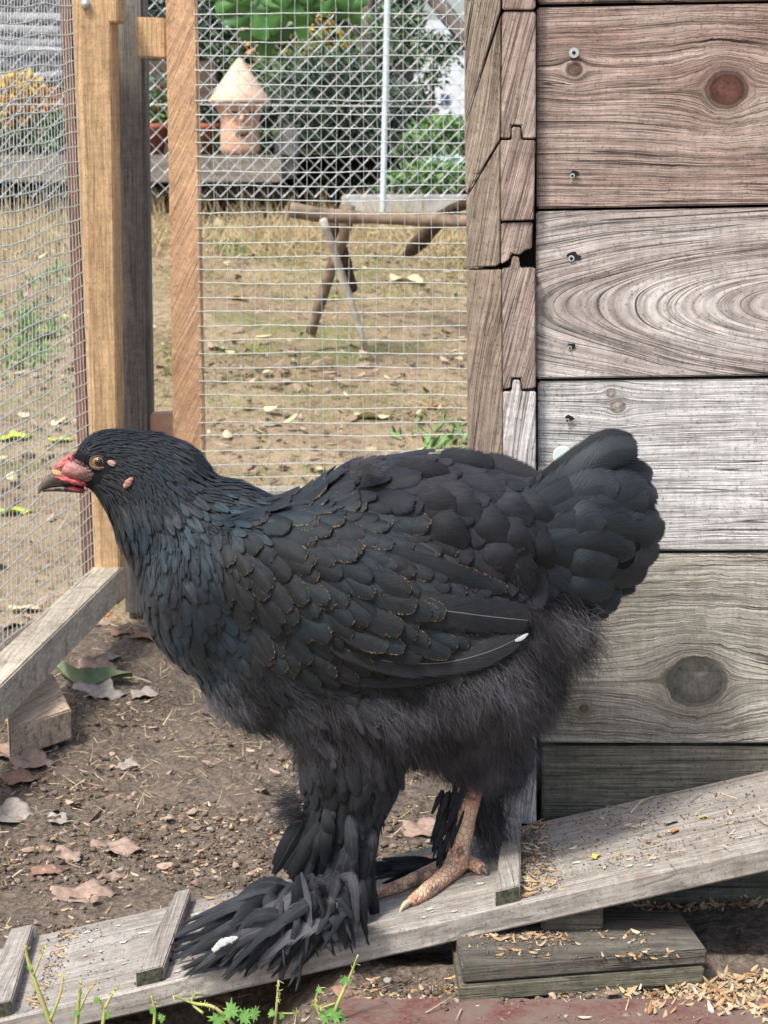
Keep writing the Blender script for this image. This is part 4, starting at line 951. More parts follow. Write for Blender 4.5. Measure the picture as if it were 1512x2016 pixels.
# smooth overlapping front of the near shank
for k in range(80):
    a0 = (random.uniform(590, 735), random.uniform(1590, 1735)); e = (a0[0]+random.uniform(-50, 20)-(0 if a0[0] > 640 else 25), a0[1]+random.uniform(70, 120))
    dy = random.uniform(95, 150)-abs(a0[0]-650)*.5
    long_feather('shank_feather', [(a0[0], a0[1], dy), ((a0[0]+e[0])/2, (a0[1]+e[1])/2, dy+14), (e[0], e[1], dy-2)], random.uniform(24, 40), M_footf if k % 3 else M_soft, tip=.5, nl=10, nw=6, cup=.3, point=.3, rag=.04)
# feathers on the outer side of the far shank and toe
for k in range(120):
    s = random.random()
    if s < .5: a0 = (random.uniform(868, 915), random.uniform(1540, 1680)); e = (a0[0]+random.uniform(-26, 2), a0[1]+random.uniform(40, 62)); w = random.uniform(8, 16)
    elif s < .75: a0 = (random.uniform(935, 965), random.uniform(1500, 1600)); e = (a0[0]+random.uniform(0, 32), a0[1]+random.uniform(45, 85)); w = random.uniform(14, 26)
    else: a0 = (random.uniform(770, 880), random.uniform(1690, 1718)); e = (a0[0]-random.uniform(50, 85), a0[1]+random.uniform(-6, 28)); w = random.uniform(12, 22)
    y0 = yA+(.0 if s < .5 else .012)+random.uniform(-.004, .008) - (.003 if s < .5 else 0)
    dy = (HY-y0)/PX
    long_feather('shank_feather', [(a0[0], a0[1], dy), ((a0[0]+e[0])/2, (a0[1]+e[1])/2, dy+6), (e[0], e[1], dy)], w, random.choice((M_soft, M_footf)), tip=.5, nl=8, nw=4, cup=.3, point=.4, rag=.05)
# tufts of loose down around feet and a drifting tuft in front of the thigh
def tuft(name, cu, cv, su, sv, n, ang, spread, Lp, Y_, mat=M_down, width=.7, dY=.012):
    a = np.radians(RNG.normal(ang, spread, n)); x = np.stack([np.cos(a), RNG.normal(0, .35, n), -np.sin(a)], 1)
    cu_ = RNG.normal(cu, su, n); cv_ = RNG.normal(cv, sv, n); Yk = Y_+RNG.normal(0, dY, n)
    p = np.array([tuple(P(*t)) for t in zip(cu_, cv_, Yk)]); Lm = Lp*PX*RNG.uniform(.4, 1.1, n)
    Mx = frames(x, RNG.normal(0, 1, (n, 3)), Lm, np.full(n, width*PX), Lm); V, Fc = strand_proto(bend=.2)
    return kind(swarm(name, V, Fc, Mx, p, mat, hen), 'stuff')
tuft('loose_down', 585, 1585, 10, 16, 900, 165, 22, 62, 1.64)
tuft('loose_down', 640, 1740, 45, 40, 1500, 110, 25, 36, 1.60, M_soft)
tuft('loose_down', 430, 1870, 50, 22, 500, 150, 25, 36, 1.595, M_soft)
tuft('loose_down', 700, 1790, 22, 20, 900, 80, 25, 34, 1.62, M_soft)
tuft('loose_down', 960, 1610, 16, 40, 2200, 75, 22, 60, 1.72)
tuft('loose_down', 1010, 1470, 26, 24, 2600, 75, 30, 60, 1.745, M_soft)
tuft('loose_down', 1035, 1500, 14, 20, 1200, 85, 30, 45, 1.75, M_soft)
tuft('loose_down', 860, 1690, 50, 10, 1600, 170, 35, 45, 1.73, M_soft)
tuft('loose_down', 712, 922, 16, 9, 1500, -12, 45, 30, 1.635, width=.4)
tuft('loose_down', 1120, 1250, 30, 30, 2600, 60, 28, 70, 1.66)
for k in range(14):
    u0, v0 = random.uniform(990, 1035), random.uniform(1430, 1480)
    long_feather('rear_leg_feather', [(u0, v0, -110), (u0+10, v0+30, -104), (u0+random.uniform(-5, 20), v0+random.uniform(50, 72), -112)], random.uniform(26, 40), M_soft, nl=8, nw=6, cup=.3)
# ------------------------------------------------------------------ what stands behind the run
def gP(u, v, Y0=4.0):            # where a picture point meets the ground (slow ray march)
    d = D(u, v); Y = 1.9 if v > 1100 else 3.1
    while Y < 12:
        p = P(u, v, Y)
        if p.z <= float(gz(np.array(p.x), np.array(Y))): return p
        Y += .006
    return P(u, v, 12)
BARK = plain('bark_brown', (.20, .15, .11), .9, .1, var=.5, scale=40, bump=.8)
BARKL = plain('bark_pale', (.42, .38, .32), .9, .1, var=.4, scale=40, bump=.8)
BARKD = plain('bark_dark', (.075, .05, .035), .9, .1, var=.5, scale=40, bump=.8)
perch = thing('perch', 'rustic log perch on crossed sticks behind the wire mesh', 'perch', tuple(P(660, 690, 4.55)))
tube('perch_log', [P(570, 412, 4.5), P(640, 424, 4.5), P(760, 430, 4.48), P(930, 436, 4.45), P(1100, 440, 4.4)], [.017, .015, .014, .013, .012], BARK, perch, n=10, wob=.08)
tube('leg', [P(636, 432, 4.47), P(672, 540, 4.52), P(722, 690, 4.55)], [.008, .009, .006], BARKL, perch, n=8, wob=.08)
tube('leg', [P(686, 405, 4.55), P(678, 460, 4.56), P(655, 520, 4.6), P(612, 655, 4.66)], [.014, .013, .012, .012], BARK, perch, n=8, wob=.08)
tube('leg', [P(655, 440, 4.57), P(676, 500, 4.6), P(694, 570, 4.66)], [.011, .012, .012], BARKD, perch, n=8, wob=.08)
tube('leg', [P(925, 398, 4.5), P(880, 418, 4.6), P(850, 452, 4.7), P(825, 478, 4.8), P(802, 500, 4.9)], [.013, .013, .016, .018, .010], BARKD, perch, n=8, wob=.15)
# chain link fence with a pale pole
FYc = 6.0
M_link = plain('dull_zinc_wire', (.62, .63, .66), .5, .4, var=.25, Metallic=.2)
cl = thing('chain_link_fence', 'chain link fence with a pale metal pole at the top of the yard', 'fence', (0, FYc, float(gz(np.array(0.), np.array(FYc), False))))
mb = MB(); cw, ch = .0219, .044; z0 = P(600, 388, FYc).z; ncols = 104; nrow = 26
for c_ in range(ncols):
    x0 = P(-150, 300, FYc).x + c_*cw; pts = []
    for r_ in range(nrow):
        s = 1 if (r_+c_) % 2 else -1
        pts.append((x0+s*cw*.485+random.uniform(-.001, .001), FYc+.003*s+.012*math.sin(x0*5+r_*.2), z0+r_*ch*.5))
    v_, f_ = tube_arrays(pts, .0012, 4, False); mb.add(v_, f_)
kind(mb.build('chain_link_mesh', M_link, cl), 'stuff')
tube('line_wire', [P(-200, 206, FYc+.01), P(400, 206, FYc+.01), P(1200, 214, FYc+.01)], [.0018, .0018], M_link, cl, n=5)
tube('pole', [P(752, 470, 5.95), P(757, 260, 5.97), P(764, -60, 5.98)], [.0085, .0085], plain('pale_steel', (.55, .64, .66), .45, .4, var=.15, Metallic=.2), cl, n=12, k=6)
# timber edging of the raised bed, the gap below it, pale kerb on the right
M_beam = wood('bed_timber', (.30, .27, .23), (.22, .20, .17), (.10, .09, .08), along=Xx, across=Zx, rings=.5, crack=.3, contrast=.7, moss=.2)
def slab(name, u0, v0, u1, v1, Y, dep, mat, bevel=.004, parent=None):
    return prism(name, [P(u0, v0, Y), P(u0, v1, Y), P(u1, v1, Y), P(u1, v0, Y)], (0, dep, 0), mat, parent, bevel, origin=P((u0+u1)/2, v1, Y))
tag(slab('bed_edging', -300, 305, 555, 360, 6.5, .12, M_beam), 'long grey timber edging of the raised bed under the clay planter', 'timber edging')
tag(slab('edging_gap_shade', -300, 366, 562, 392, 6.56, .05, plain('gap_shade_black', (.02, .018, .016))), 'black strip standing in for the shaded gap under the timber edging', 'board')  # near-black strip: shade of the gap under the edging, put into colour
M_stone = plain('pale_stone', (.46, .47, .46), .9, .1, var=.3, scale=30)
tag(slab('kerb_stone', 672, 385, 960, 420, 6.12, .16, M_stone), 'pale stone kerb under the bright weeds right of the pole', 'kerb')
M_gst = plain('grey_stone', (.22, .22, .21), .95, .1, var=.4, scale=20)
tag(slab('stone_block', 540, 250, 585, 352, 6.62, .2, M_gst, .012), 'upright grey stone beside the clay planter', 'stone')
# kind = structure: bed soil
me = grid_mesh('planting_bed', np.array([-60., -3, 3, 60]), np.array([6.6, 7.5, 9, 14, 60]), lambda X, Y: X*0+P(400, 304, 6.6).z+.01*(Y-6.6))
kind(put('planting_bed', me, plain('bed_soil', (.05, .045, .03), .95, .1, var=.5, scale=20)), 'structure')

# clay planter with a conical hat and a small smiling face
def lathe(name, prof, c, mat, parent, n=32, squash=1.0, lump=0):
    vs = []; fs = []; m = len(prof)
    for r_, z_ in prof:
        for k in range(n):
            th = 2*math.pi*k/n; l = 1+lump*float(fbm(np.array(th*2), np.array(z_*30), 3))
            vs.append((c.x+r_*l*math.cos(th), c.y+r_*l*squash*math.sin(th), c.z+z_))
    for i in range(m-1):
        for k in range(n): fs.append((i*n+k, i*n+(k+1) % n, (i+1)*n+(k+1) % n, (i+1)*n+k))
    fs += [tuple(range(n-1, -1, -1)), tuple(range((m-1)*n, m*n))]
    return world_mesh(name, vs, fs, mat, parent, smooth=True)
GY = 6.6; gs = GY/F; gb = P(473, 303, GY)
CLAY = plain('terracotta', (.55, .34, .23), .85, .15, var=.22, scale=25); CLAYP = plain('pale_clay', (.60, .44, .32), .9, .1, var=.2, scale=14)
gn = thing('clay_planter', 'pale terracotta planter face with a tall pointed clay hat', 'planter', tuple(gb))
lathe('pot', [(36*gs, 0), (39*gs, 10*gs), (38*gs, 40*gs), (37*gs, 60*gs), (42*gs, 80*gs), (50*gs, 96*gs), (51*gs, 106*gs), (40*gs, 110*gs)], gb, CLAY, gn)
lathe('hat', [(60*gs, 97*gs), (61*gs, 101*gs), (48*gs, 119*gs), (32*gs, 143*gs), (16*gs, 166*gs), (5*gs, 180*gs), (.5*gs, 183*gs)], gb, CLAYP, gn, lump=.06)
DKC = plain('dark_clay', (.05, .03, .02))  # darker clay colour for the mouth and eyes
yf = GY-41*gs
sm_ = [P(476+x_, 259+6*(1-(x_/16)**2), yf) for x_ in np.linspace(-15, 15, 9)]; tube('mouth', sm_, [.002, .006, .002], DKC, gn, k=2)
sm_ = [P(476+x_, 249+3*(1-(x_/20)**2), yf-.002) for x_ in np.linspace(-19, 19, 9)]; tube('moustache', sm_, [.001, .004, .001], plain('pink_clay', (.62, .36, .27)), gn, k=2)
tube('nose', [P(478, 222, yf-.003), P(476, 234, yf-.012), P(477, 240, yf-.004)], [.004, .0085, .006], CLAY, gn)
for u_ in (460, 496): tube('eye', [P(u_-5, 222, yf-.004), P(u_+5, 222, yf-.004)], [.005, .005], DKC, gn)
# terracotta pots with red flowers
LG1 = plain('leaf_green', (.09, .16, .06), .6, .3, var=.5, scale=60); LG2 = plain('leaf_dark_green', (.026, .05, .027), .6, .3, var=.6, scale=60)
LG3 = plain('leaf_bright_green', (.15, .27, .09), .6, .3, var=.4, scale=60); LY = plain('leaf_yellow', (.62, .42, .06), .6, .3, var=.35, scale=60); LRd = plain('petal_red', (.5, .03, .02), .6, .3, var=.3, scale=60)
LO = plain('leaf_orange', (.55, .26, .07), .6, .3, var=.35, scale=60); LGr = plain('leaf_grey_green', (.10, .15, .10), .6, .3, var=.4, scale=60); LSil = plain('leaf_silver', (.36, .50, .42), .6, .3, var=.3, scale=60)
for m_ in (LG1, LG2, LG3, LY, LO, LGr):
    m_.node_tree.nodes['Principled BSDF'].inputs['Transmission Weight'].default_value = 0
LEAFP = feather_proto(3, 2, tip=.25, point=.5, cup=.3, curl=.25, root=.2)
def leaves(name, c, rad, n, L_, mat, parent, up=.2, wr=.55, hollow=0):
    d = RNG.normal(0, 1, (n, 3)); d /= np.linalg.norm(d, axis=1, keepdims=True); r = RNG.random(n)**(1/(2.2+hollow))
    p = np.array(c)+d*r[:, None]*np.array(rad)*(1+.35*np.clip(fbm(d[:, 0]*2.3+c[0]*7, d[:, 2]*2.3+d[:, 1]*2, 3), -1, 1))[:, None]
    x = d*.7+RNG.normal(0, .6, (n, 3)); x[:, 2] += up; Lv = L_*RNG.uniform(.6, 1.3, n)
    Mx = frames(x, RNG.normal(0, 1, (n, 3))+np.array([0, -.3, .8]), Lv, Lv*wr, Lv)
    o = swarm(name, LEAFP[0], LEAFP[1], Mx, p, mat, parent); return kind(o, 'stuff')
def bush(label, blobs, name='bush', cat='bush', stem=None, group=None):
    """blobs: (u, v, Y, ru, rv, n, leaf px, mat)"""
    u0, v0, Y0 = blobs[0][:3]; b_ = thing(name, label, cat, tuple(P(u0, 310, Y0)), group)
    for i, (u_, v_, Y_, ru, rv, n, lp, m_) in enumerate(blobs):
        s = Y_/F; leaves('foliage' if m_ in (LG1, LG2, LG3, LGr, LSil, LY, LO) else 'flowers', tuple(P(u_, v_, Y_)), (ru*s, min(ru, rv)*s*.8, rv*s), n, lp*s, m_, b_)
    for st_ in (stem or []): tube('stem', [P(*q) for q in st_[0]], st_[1], BARKD if len(st_) < 3 else st_[2], b_, n=6, wob=.1)
    return b_
for (u_, lab) in ((302, 'terracotta pot with red flowers between the two tan posts'), (402, 'terracotta pot half hidden behind the sawn tan post')):
    pc = P(u_, 303, 6.75); s = 6.75/F; t = thing('flower_pot', lab, 'flower pot', tuple(pc))
    lathe('pot', [(20*s, 0), (27*s, 45*s), (30*s, 47*s), (30*s, 58*s), (24*s, 56*s)], pc, plain('dark_terracotta', (.30, .09, .05), var=.3), t, 20)
bush('leafy plant with small red flowers behind the grey post', [(312, 222, 6.85, 50, 42, 500, 14, LG3), (318, 180, 6.85, 40, 40, 300, 13, LGr), (330, 192, 6.8, 40, 22, 26, 10, LRd)], stem=[(((305, 310, 6.8), (312, 220, 6.85)), [.004, .003])])
bush('bright green low plant in front of the clay planter base', [(425, 285, 6.75, 34, 22, 260, 22, LG3), (532, 285, 6.75, 30, 22, 220, 20, LG3)], name='plant', cat='plant')
bush('yellow and orange flowering plant at far left behind the mesh', [(30, 170, 6.8, 55, 26, 330, 16, LY), (70, 195, 6.8, 60, 26, 280, 14, LO), (60, 240, 6.85, 75, 38, 420, 16, LG3), (20, 225, 6.8, 60, 20, 160, 12, LO), (120, 265, 6.8, 26, 40, 220, 22, LG1), (30, 285, 6.9, 90, 30, 260, 14, LG2)], name='flowering_plant', cat='plant')
# dark evergreen shrub in the middle, looser growth right of it
bush('dense dark evergreen shrub between clay planter and pale pole', [(680, 270, 7.0, 130, 130, 5200, 11, LG2), (650, 180, 7.2, 120, 90, 900, 13, LGr), (660, 200, 7.1, 130, 100, 2200, 12, LG2), (700, 350, 6.8, 110, 50, 2400, 10, LG2), (620, 140, 7.4, 120, 80, 900, 14, LG1)], stem=[(((690, 400, 7.0), (685, 280, 7.0), (650, 120, 7.1)), [.02, .015, .008])])
bush('bright green weeds above the pale kerb right of the pole', [(870, 270, 6.7, 60, 34, 800, 17, LG3), (850, 350, 6.3, 80, 26, 900, 15, LG3), (880, 330, 6.35, 50, 20, 260, 16, LSil), (790, 375, 6.3, 60, 14, 500, 12, LG1), (830, 300, 6.6, 50, 30, 500, 14, LG1)], name='weed_patch', cat='weeds')
bush('tall bush beside the corner of the coop behind the pole', [(845, 120, 7.6, 40, 60, 240, 15, LG1), (800, 220, 7.6, 60, 50, 900, 14, LGr), (880, 100, 7.5, 30, 24, 90, 17, LG1), (812, 60, 8.0, 30, 60, 200, 16, LG2)], stem=[(((855, 310, 7.5), (850, 120, 7.6)), [.01, .008])])
# tree trunks and limbs
def tree(label, trunk, rads, limbs, crown):
    t = thing('tree', label, 'tree', tuple(P(*trunk[0])))
    tube('trunk', [P(*q) for q in trunk], rads, BARKG, t, n=10, wob=.06)
    for lb, rr in limbs: tube('limb', [P(*q) for q in lb], rr, BARKG, t, n=8, wob=.08)
    for (u_, v_, Y_, ru, rv, n, lp, m_) in crown:
        s = Y_/F; leaves('crown', tuple(P(u_, v_, Y_)), (ru*s, ru*s*.8, rv*s), n, lp*s, m_, t)
    return t
BARKG = plain('bark_grey', (.16, .14, .12), .9, .1, var=.5, scale=30, bump=.8)
tree('slim grey trunk left of the pale pole', [(728, 330, 8.2), (722, 120, 8.2), (735, -250, 8.2)], [.035, .03, .025], [([(722, 130, 8.2), (690, 40, 8.2), (650, -60, 8.2)], [.012, .008])], [(640, 40, 8.4, 180, 110, 1500, 17, LG2), (600, 60, 8.3, 120, 60, 380, 16, LY), (660, -250, 8.4, 260, 200, 2500, 26, LG2)])
tree('grey trunk just right of the pale pole', [(800, 330, 8.8), (797, 120, 8.8), (790, -250, 8.8)], [.04, .035, .03], [([(797, 90, 8.8), (830, 10, 8.8), (860, -60, 8.8)], [.014, .01])], [(800, -260, 8.9, 260, 200, 2600, 26, LG2)])
tree('dark forked tree behind the clay planter', [(585, 330, 9.2), (560, 150, 9.2), (540, -100, 9.2)], [.06, .05, .04], [([(562, 160, 9.2), (610, 60, 9.2), (640, -60, 9.2)], [.03, .02])], [(480, 40, 9.6, 200, 130, 2600, 17, LG2), (430, 180, 9.8, 170, 110, 1800, 16, LG2), (520, 120, 9.3, 110, 90, 520, 15, LG1), (560, 90, 9.2, 100, 60, 140, 15, LO)])
tree('tree with a thick bare limb at the top right against the sky', [(960, 330, 7.2), (965, 200, 7.2), (960, 120, 7.2)], [.05, .05, .045], [([(965, 130, 7.2), (905, 60, 7.2), (850, -10, 7.2), (820, -60, 7.2)], [.034, .03, .026, .02])], [(870, 90, 7.3, 50, 24, 110, 15, LG2), (775, 50, 7.4, 60, 70, 260, 13, LG1)])
# darker growth filling the back
hedge = kind(leaves('distant_thicket', tuple(P(420, 150, 11.5)), (1.15, .5, .62), 12000, .055, LG2, None, hollow=.5), 'stuff'); tag(hedge, 'far dark green thicket closing off the garden', 'thicket')
h2 = kind(leaves('distant_thicket', tuple(P(760, 290, 12.5)), (.62, .5, .22), 4000, .06, LG1, None), 'stuff'); tag(h2, 'far mid green growth low behind the tree trunks', 'thicket')
# grey weathered log stack at upper left
M_log = wood('silver_log', (.50, .50, .53), (.36, .36, .40), (.12, .12, .13), along=Xx, across=Zx, rings=.35, crack=.4, contrast=1.0)
ls = thing('log_stack', 'stack of silvery weathered slabs behind the mesh at top left', 'log stack', tuple(P(40, 160, 7.6)))
v0 = 158; i = 0
while v0 > -60:
    hgt = random.uniform(16, 30); s = 7.6/F; Y_ = 7.6+random.uniform(-.03, .03)
    pts = [P(u_, v0-hgt/2+random.uniform(-3, 3), Y_) for u_ in (-260, -120, 0, 70, random.uniform(118, 135))]
    vs, fs = tube_arrays(smooth_path(pts, 4), hgt*.47*s, 8); world_mesh('slab', vs, fs, M_log, ls, smooth=True)
    v0 -= hgt*.92
fr = prism('shed_wall', [P(268, 120, 7.9), P(268, 200, 7.9), P(425, 200, 7.9), P(425, 120, 7.9)], (0, .1, 0), plain('dark_brown_board', (.10, .07, .055), var=.3), None, origin=P(340, 200, 7.9)); tag(fr, 'low dark brown boarding behind the flower pots', 'boarding')
# pale house far behind
hs = prism('house_wall', [P(790, 240, 16), P(790, 40, 16), P(1050, 40, 16), P(1050, 240, 16)], (0, 1, 0), plain('pale_render', (.62, .66, .68), var=.06, scale=3), None, origin=P(880, 240, 16)); tag(hs, 'pale distant house wall glimpsed through the leaves at top right', 'house')
prism('window', [P(868, 185, 15.98), P(868, 205, 15.98), P(884, 205, 15.98), P(884, 185, 15.98)], (0, .01, 0), plain('blue_window', (.05, .07, .16)), hs, bevel=0)
hs.children[0].matrix_parent_inverse = Matrix.Identity(4)

# hanging lobed leaves near the top
def lobed(c, sz, ang, tilt, mat, name, parent, nl=4):
    n = 40; out = []
    for k in range(n):
        th = 2*math.pi*k/n; r = .50+.50*abs(math.cos(th*nl/2))**2.2+.05*math.sin(th*11)
        if abs((th-math.pi) % (2*math.pi)) < .2: r *= .5
        out.append((r*math.cos(th), r*math.sin(th)))
    M_ = Matrix.Rotation(R(tilt), 3, 'X') @ Matrix.Rotation(R(ang), 3, 'Y') @ Matrix.Rotation(R(90), 3, 'X')
    vs = [c]+[c+M_ @ Vector((x_*sz*.55, y_*sz*.55, -.10*sz+.04*sz*math.cos(5*math.atan2(y_, x_)))) for x_, y_ in out]+[c+M_ @ Vector((x_*sz, y_*sz, -.22*sz+.08*sz*math.sin(3*math.atan2(y_, x_)))) for x_, y_ in out]
    fs = [(0, 1+k, 1+(k+1) % n) for k in range(n)]+[(1+k, 1+n+k, 1+n+(k+1) % n, 1+(k+1) % n) for k in range(n)]
    return world_mesh(name, vs, fs, mat, parent, smooth=True)
b = NB('fresh_leaf'); p = b.pos(); c = b.mix(b.rng(b.noise(p, 18, 3), .35, .65), (.03, .095, .02), (.065, .18, .04)); M_fig = b.fin(c, .45, .4); b.b.inputs['Subsurface Weight'].default_value = 0
hb = thing('leafy_branch', 'branch with large lobed green leaves hanging at the top behind the mesh', 'branch', tuple(P(520, -60, 4.6)))
tube('twig', [P(420, -30, 4.62), P(530, -30, 4.62), P(640, -40, 4.62), P(740, -20, 4.62)], [.004, .003], BARKD, hb, n=6)
for (u_, v_, s_, a, t_) in [(522, 70, 50, 90, 10), (500, 20, 60, 70, -15), (465, 8, 48, 150, 20), (560, 18, 58, 30, 15), (585, 40, 40, 60, -20), (610, 14, 44, 10, 20), (690, 18, 38, 60, 10), (655, -5, 40, 120, 0), (440, -10, 44, 10, -10)]:
    lobed(P(u_, v_, 4.6+random.uniform(-.05, .05)), s_*4.6/F, a, t_, M_fig, 'leaf', hb)

# yard: dry grass, tufts, fallen leaves
def grass(name, n, xr, yr, Lr, mat, dens=None, tilt=.9, width=.0012, lab=None, cat='grass'):
    x = RNG.uniform(*xr, n); y = RNG.uniform(*yr, n)
    if dens is not None: k = RNG.random(n) < dens(x, y); x, y = x[k], y[k]
    n = len(x); p = np.stack([x, y, gz(x, y)-.002], 1); d = RNG.normal(0, tilt, (n, 3)); d[:, 2] = RNG.uniform(.15, 1, n)
    Lv = RNG.uniform(*Lr, n); Mx = frames(d, RNG.normal(0, 1, (n, 3)), Lv, np.full(n, width), Lv); V, Fc = strand_proto(3, -.35)
    o = kind(swarm(name, V, Fc, Mx, p, mat), 'stuff')
    return tag(o, lab, cat)
b = NB('dry_grass'); r = b.attr('rnd'); M_dry = b.fin(b.mix(r, (.60, .48, .30), (.36, .30, .16)), .9, .1)
b = NB('green_grass'); r = b.attr('rnd'); M_grn = b.fin(b.mix(r, (.13, .22, .05), (.28, .32, .10)), .9, .1)
grass('dry_grass', 60000, (-1.0, .75), (3.0, 6.4), (.02, .055), M_dry, lambda x, y: np.clip(.30+fbm(x*3, y*3, 3)*1.6, .04, 1)*(.45+.55*sm(4.9, 5.7, y)), tilt=1.5, lab='dry straw coloured grass lying over the yard')
grass('green_grass', 52000, (-1.0, .75), (3.0, 6.4), (.012, .04), M_grn, lambda x, y: np.clip(fbm(x*1.9+7, y*1.9+3, 3)*4.2-.12, 0, .75), tilt=.9, lab='sparse green grass growing in the yard')
grass('rank_grass', 14000, (-1.5, .8), (5.6, 6.3), (.05, .14), M_dry, lambda x, y: np.clip(.6+fbm(x*4, y*4, 3)*2, .1, 1), tilt=.5, width=.002, lab='tall dry grass along the foot of the chain link fence')
grass('green_tufts', 26000, (-1.0, .75), (3.1, 6.2), (.02, .06), M_grn, lambda x, y: np.clip((fbm(x*4.3+27, y*4.3+13, 3)-.17)*12, 0, .9), tilt=.6, width=.0016, lab='scattered tufts of greener grass in the yard')
grass('near_straw', 2600, (-.62, .2), (2.05, 3.05), (.01, .03), M_dry, None, tilt=2.5, width=.0009, lab='fine straw bits on the soil inside the run')
def yardtuft(u, v, lab, n=90, L_=.03, sp=.03, mat=None):
    c = gP(u, v); p = np.stack([RNG.normal(c.x, sp, n), RNG.normal(c.y, sp*2.5, n)], 1); p = np.column_stack([p, gz(p[:, 0], p[:, 1])])
    d = RNG.normal(0, .7, (n, 3)); d[:, 2] = RNG.uniform(.3, 1, n); Lv = RNG.uniform(.5, 1.2, n)*L_
    Mx = frames(d, RNG.normal(0, 1, (n, 3)), Lv, Lv*.3, Lv); o = swarm('weed_tuft', LEAFP[0], LEAFP[1], Mx, p, mat or LG3); o.data.transform(Matrix.Translation(-c)); o.location = c
    tag(o, lab, 'weed', 'green weed tufts in the yard'); kind(o, 'stuff')
yardtuft(50, 710, 'green weed tuft low at left behind the side mesh'); yardtuft(75, 655, 'narrow green weed tuft above the lowest left tuft'); yardtuft(45, 625, 'green weed tuft at left near the dry leaves', 60)
yardtuft(455, 490, 'bright green weed tuft right of the sawn post'); yardtuft(105, 545, 'small green weed tuft close to the red brown batten', 70); yardtuft(880, 862, 'yellow green weed tuft beside the corner post', 80, .035, .035)
def dryleaf(name, c, sz, ang, mat, curl=.35, lob=5, flat=.5, tilt=None, lumps=.12, stalk=True):
    n = 30; V = []; rings = 4; rot = Matrix.Rotation(R(ang), 3, 'Z') @ Matrix.Rotation(R(tilt if tilt is not None else random.uniform(-12, 12)), 3, 'X')
    rr = [1-.22*abs(math.sin(k/n*math.pi*lob))+random.uniform(-.10, .08) for k in range(n)]
    def surf_(x_, y_): return curl*(y_*y_)*sz + .10*sz*math.sin(5*x_+ang)*math.cos(4*y_+ang) + .05*sz*math.sin(11*y_+3*x_)
    for i in range(rings+1):
        f = i/rings
        for k in range(n):
            th = 2*math.pi*k/n; r = f*(rr[k] if i == rings else 1-(1-rr[k])*f); x_ = r*math.cos(th); y_ = r*flat*math.sin(th)
            V.append(Vector((x_*sz, y_*sz, surf_(x_, y_)+random.uniform(-.03, .03)*sz*f)))
    bot = [v_-Vector((0, 0, .0004+.006*sz)) for v_ in V]
    m = len(V); fs = []
    for i in range(rings):
        for k in range(n):
            a, b_, c_, d_ = i*n+k, i*n+(k+1) % n, (i+1)*n+(k+1) % n, (i+1)*n+k
            fs.append((a, d_, c_, b_)); fs.append((m+a, m+b_, m+c_, m+d_))
    for k in range(n): fs.append((rings*n+k, m+rings*n+k, m+rings*n+(k+1) % n, rings*n+(k+1) % n))
    W_ = [c+rot @ v_ for v_ in V+bot]
    o = world_mesh(name, W_, fs, mat, None, smooth=True, origin=c)
    if stalk:
        s0 = c+rot @ Vector((sz*.95, 0, .02*sz)); tube('stalk', [s0, s0+rot @ Vector((sz*.4, .05*sz, .08*sz)), s0+rot @ Vector((sz*.7, .15*sz, .02*sz))], [.0007, .0005], mat, o, n=5)
    return o
def leafmat(name, a, b2):
    b = NB(name); p = b.pos(); n = b.noise(p, 120, 5, .65); c = b.mix(b.rng(n, .35, .65), a, b2); b.bump(n, .7, .001); return b.fin(c, .8, .2)
ML = {'yellow': leafmat('yellow_leaf', (.62, .50, .14), (.52, .36, .10)), 'pale': leafmat('pale_leaf', (.58, .52, .34), (.44, .38, .22)), 'lime': leafmat('lime_leaf', (.48, .56, .09), (.36, .45, .06)), 'brown': leafmat('brown_leaf', (.30, .185, .135), (.19, .115, .08)),
      'pink': leafmat('pink_brown_leaf', (.36, .27, .22), (.22, .155, .12)), 'green': leafmat('grey_green_leaf', (.16, .20, .11), (.10, .13, .075)), 'grey': leafmat('grey_leaf', (.36, .33, .29), (.24, .21, .18)), 'orange': leafmat('orange_leaf', (.45, .20, .07), (.33, .13, .06))}
YL = [(470, 592, 26, 'yellow', 'long yellow leaf lying behind the mesh near the tan post'), (488, 810, 17, 'pale', 'pale curled leaf low behind the mesh'), (730, 828, 46, 'pale', 'large pale leaf low in the yard below the perch'), (705, 532, 22, 'pale', 'pale greenish leaf beyond the crossed perch sticks'), (800, 556, 40, 'pale', 'broad pale leaf right of the crossed perch sticks'),
      (660, 590, 16, 'lime', 'small lime leaf between the perch sticks'), (575, 488, 18, 'pale', 'pale leaf under the log end of the perch'), (680, 488, 14, 'pale', 'small pale leaf just right of the perch fork'), (600, 520, 14, 'yellow', 'small yellow leaf left of the perch fork'), (540, 842, 24, 'grey', 'thin greyish leaf above the neck of the hen'),
      (120, 872, 30, 'lime', 'lime yellow leaf just left of the comb of the hen'), (25, 868, 46, 'lime', 'wide yellow green leaf at the left edge behind the side mesh'), (22, 1015, 44, 'lime', 'dull yellow green leaf at the left edge below beak height'), (92, 668, 38, 'grey', 'pale grey leaf by the red brown batten'), (50, 1205, 40, 'pale', 'pale flat leaf outside the muddy side rail'), (20, 1238, 30, 'pink', 'brownish leaf at the left edge outside the side rail'),
      (585, 345, 13, 'yellow', 'yellow leaf stuck low in the dark shrub'), (60, 385, 22, 'yellow', 'yellow leaf under the timber edging at left'), (770, 700, 14, 'orange', 'small orange leaf in the yard right of the perch sticks'), (430, 690, 30, 'grey', 'pale grey leaf right of the tan sawn post'), (860, 805, 30, 'orange', 'reddish leaf low in the yard near the corner boards')]
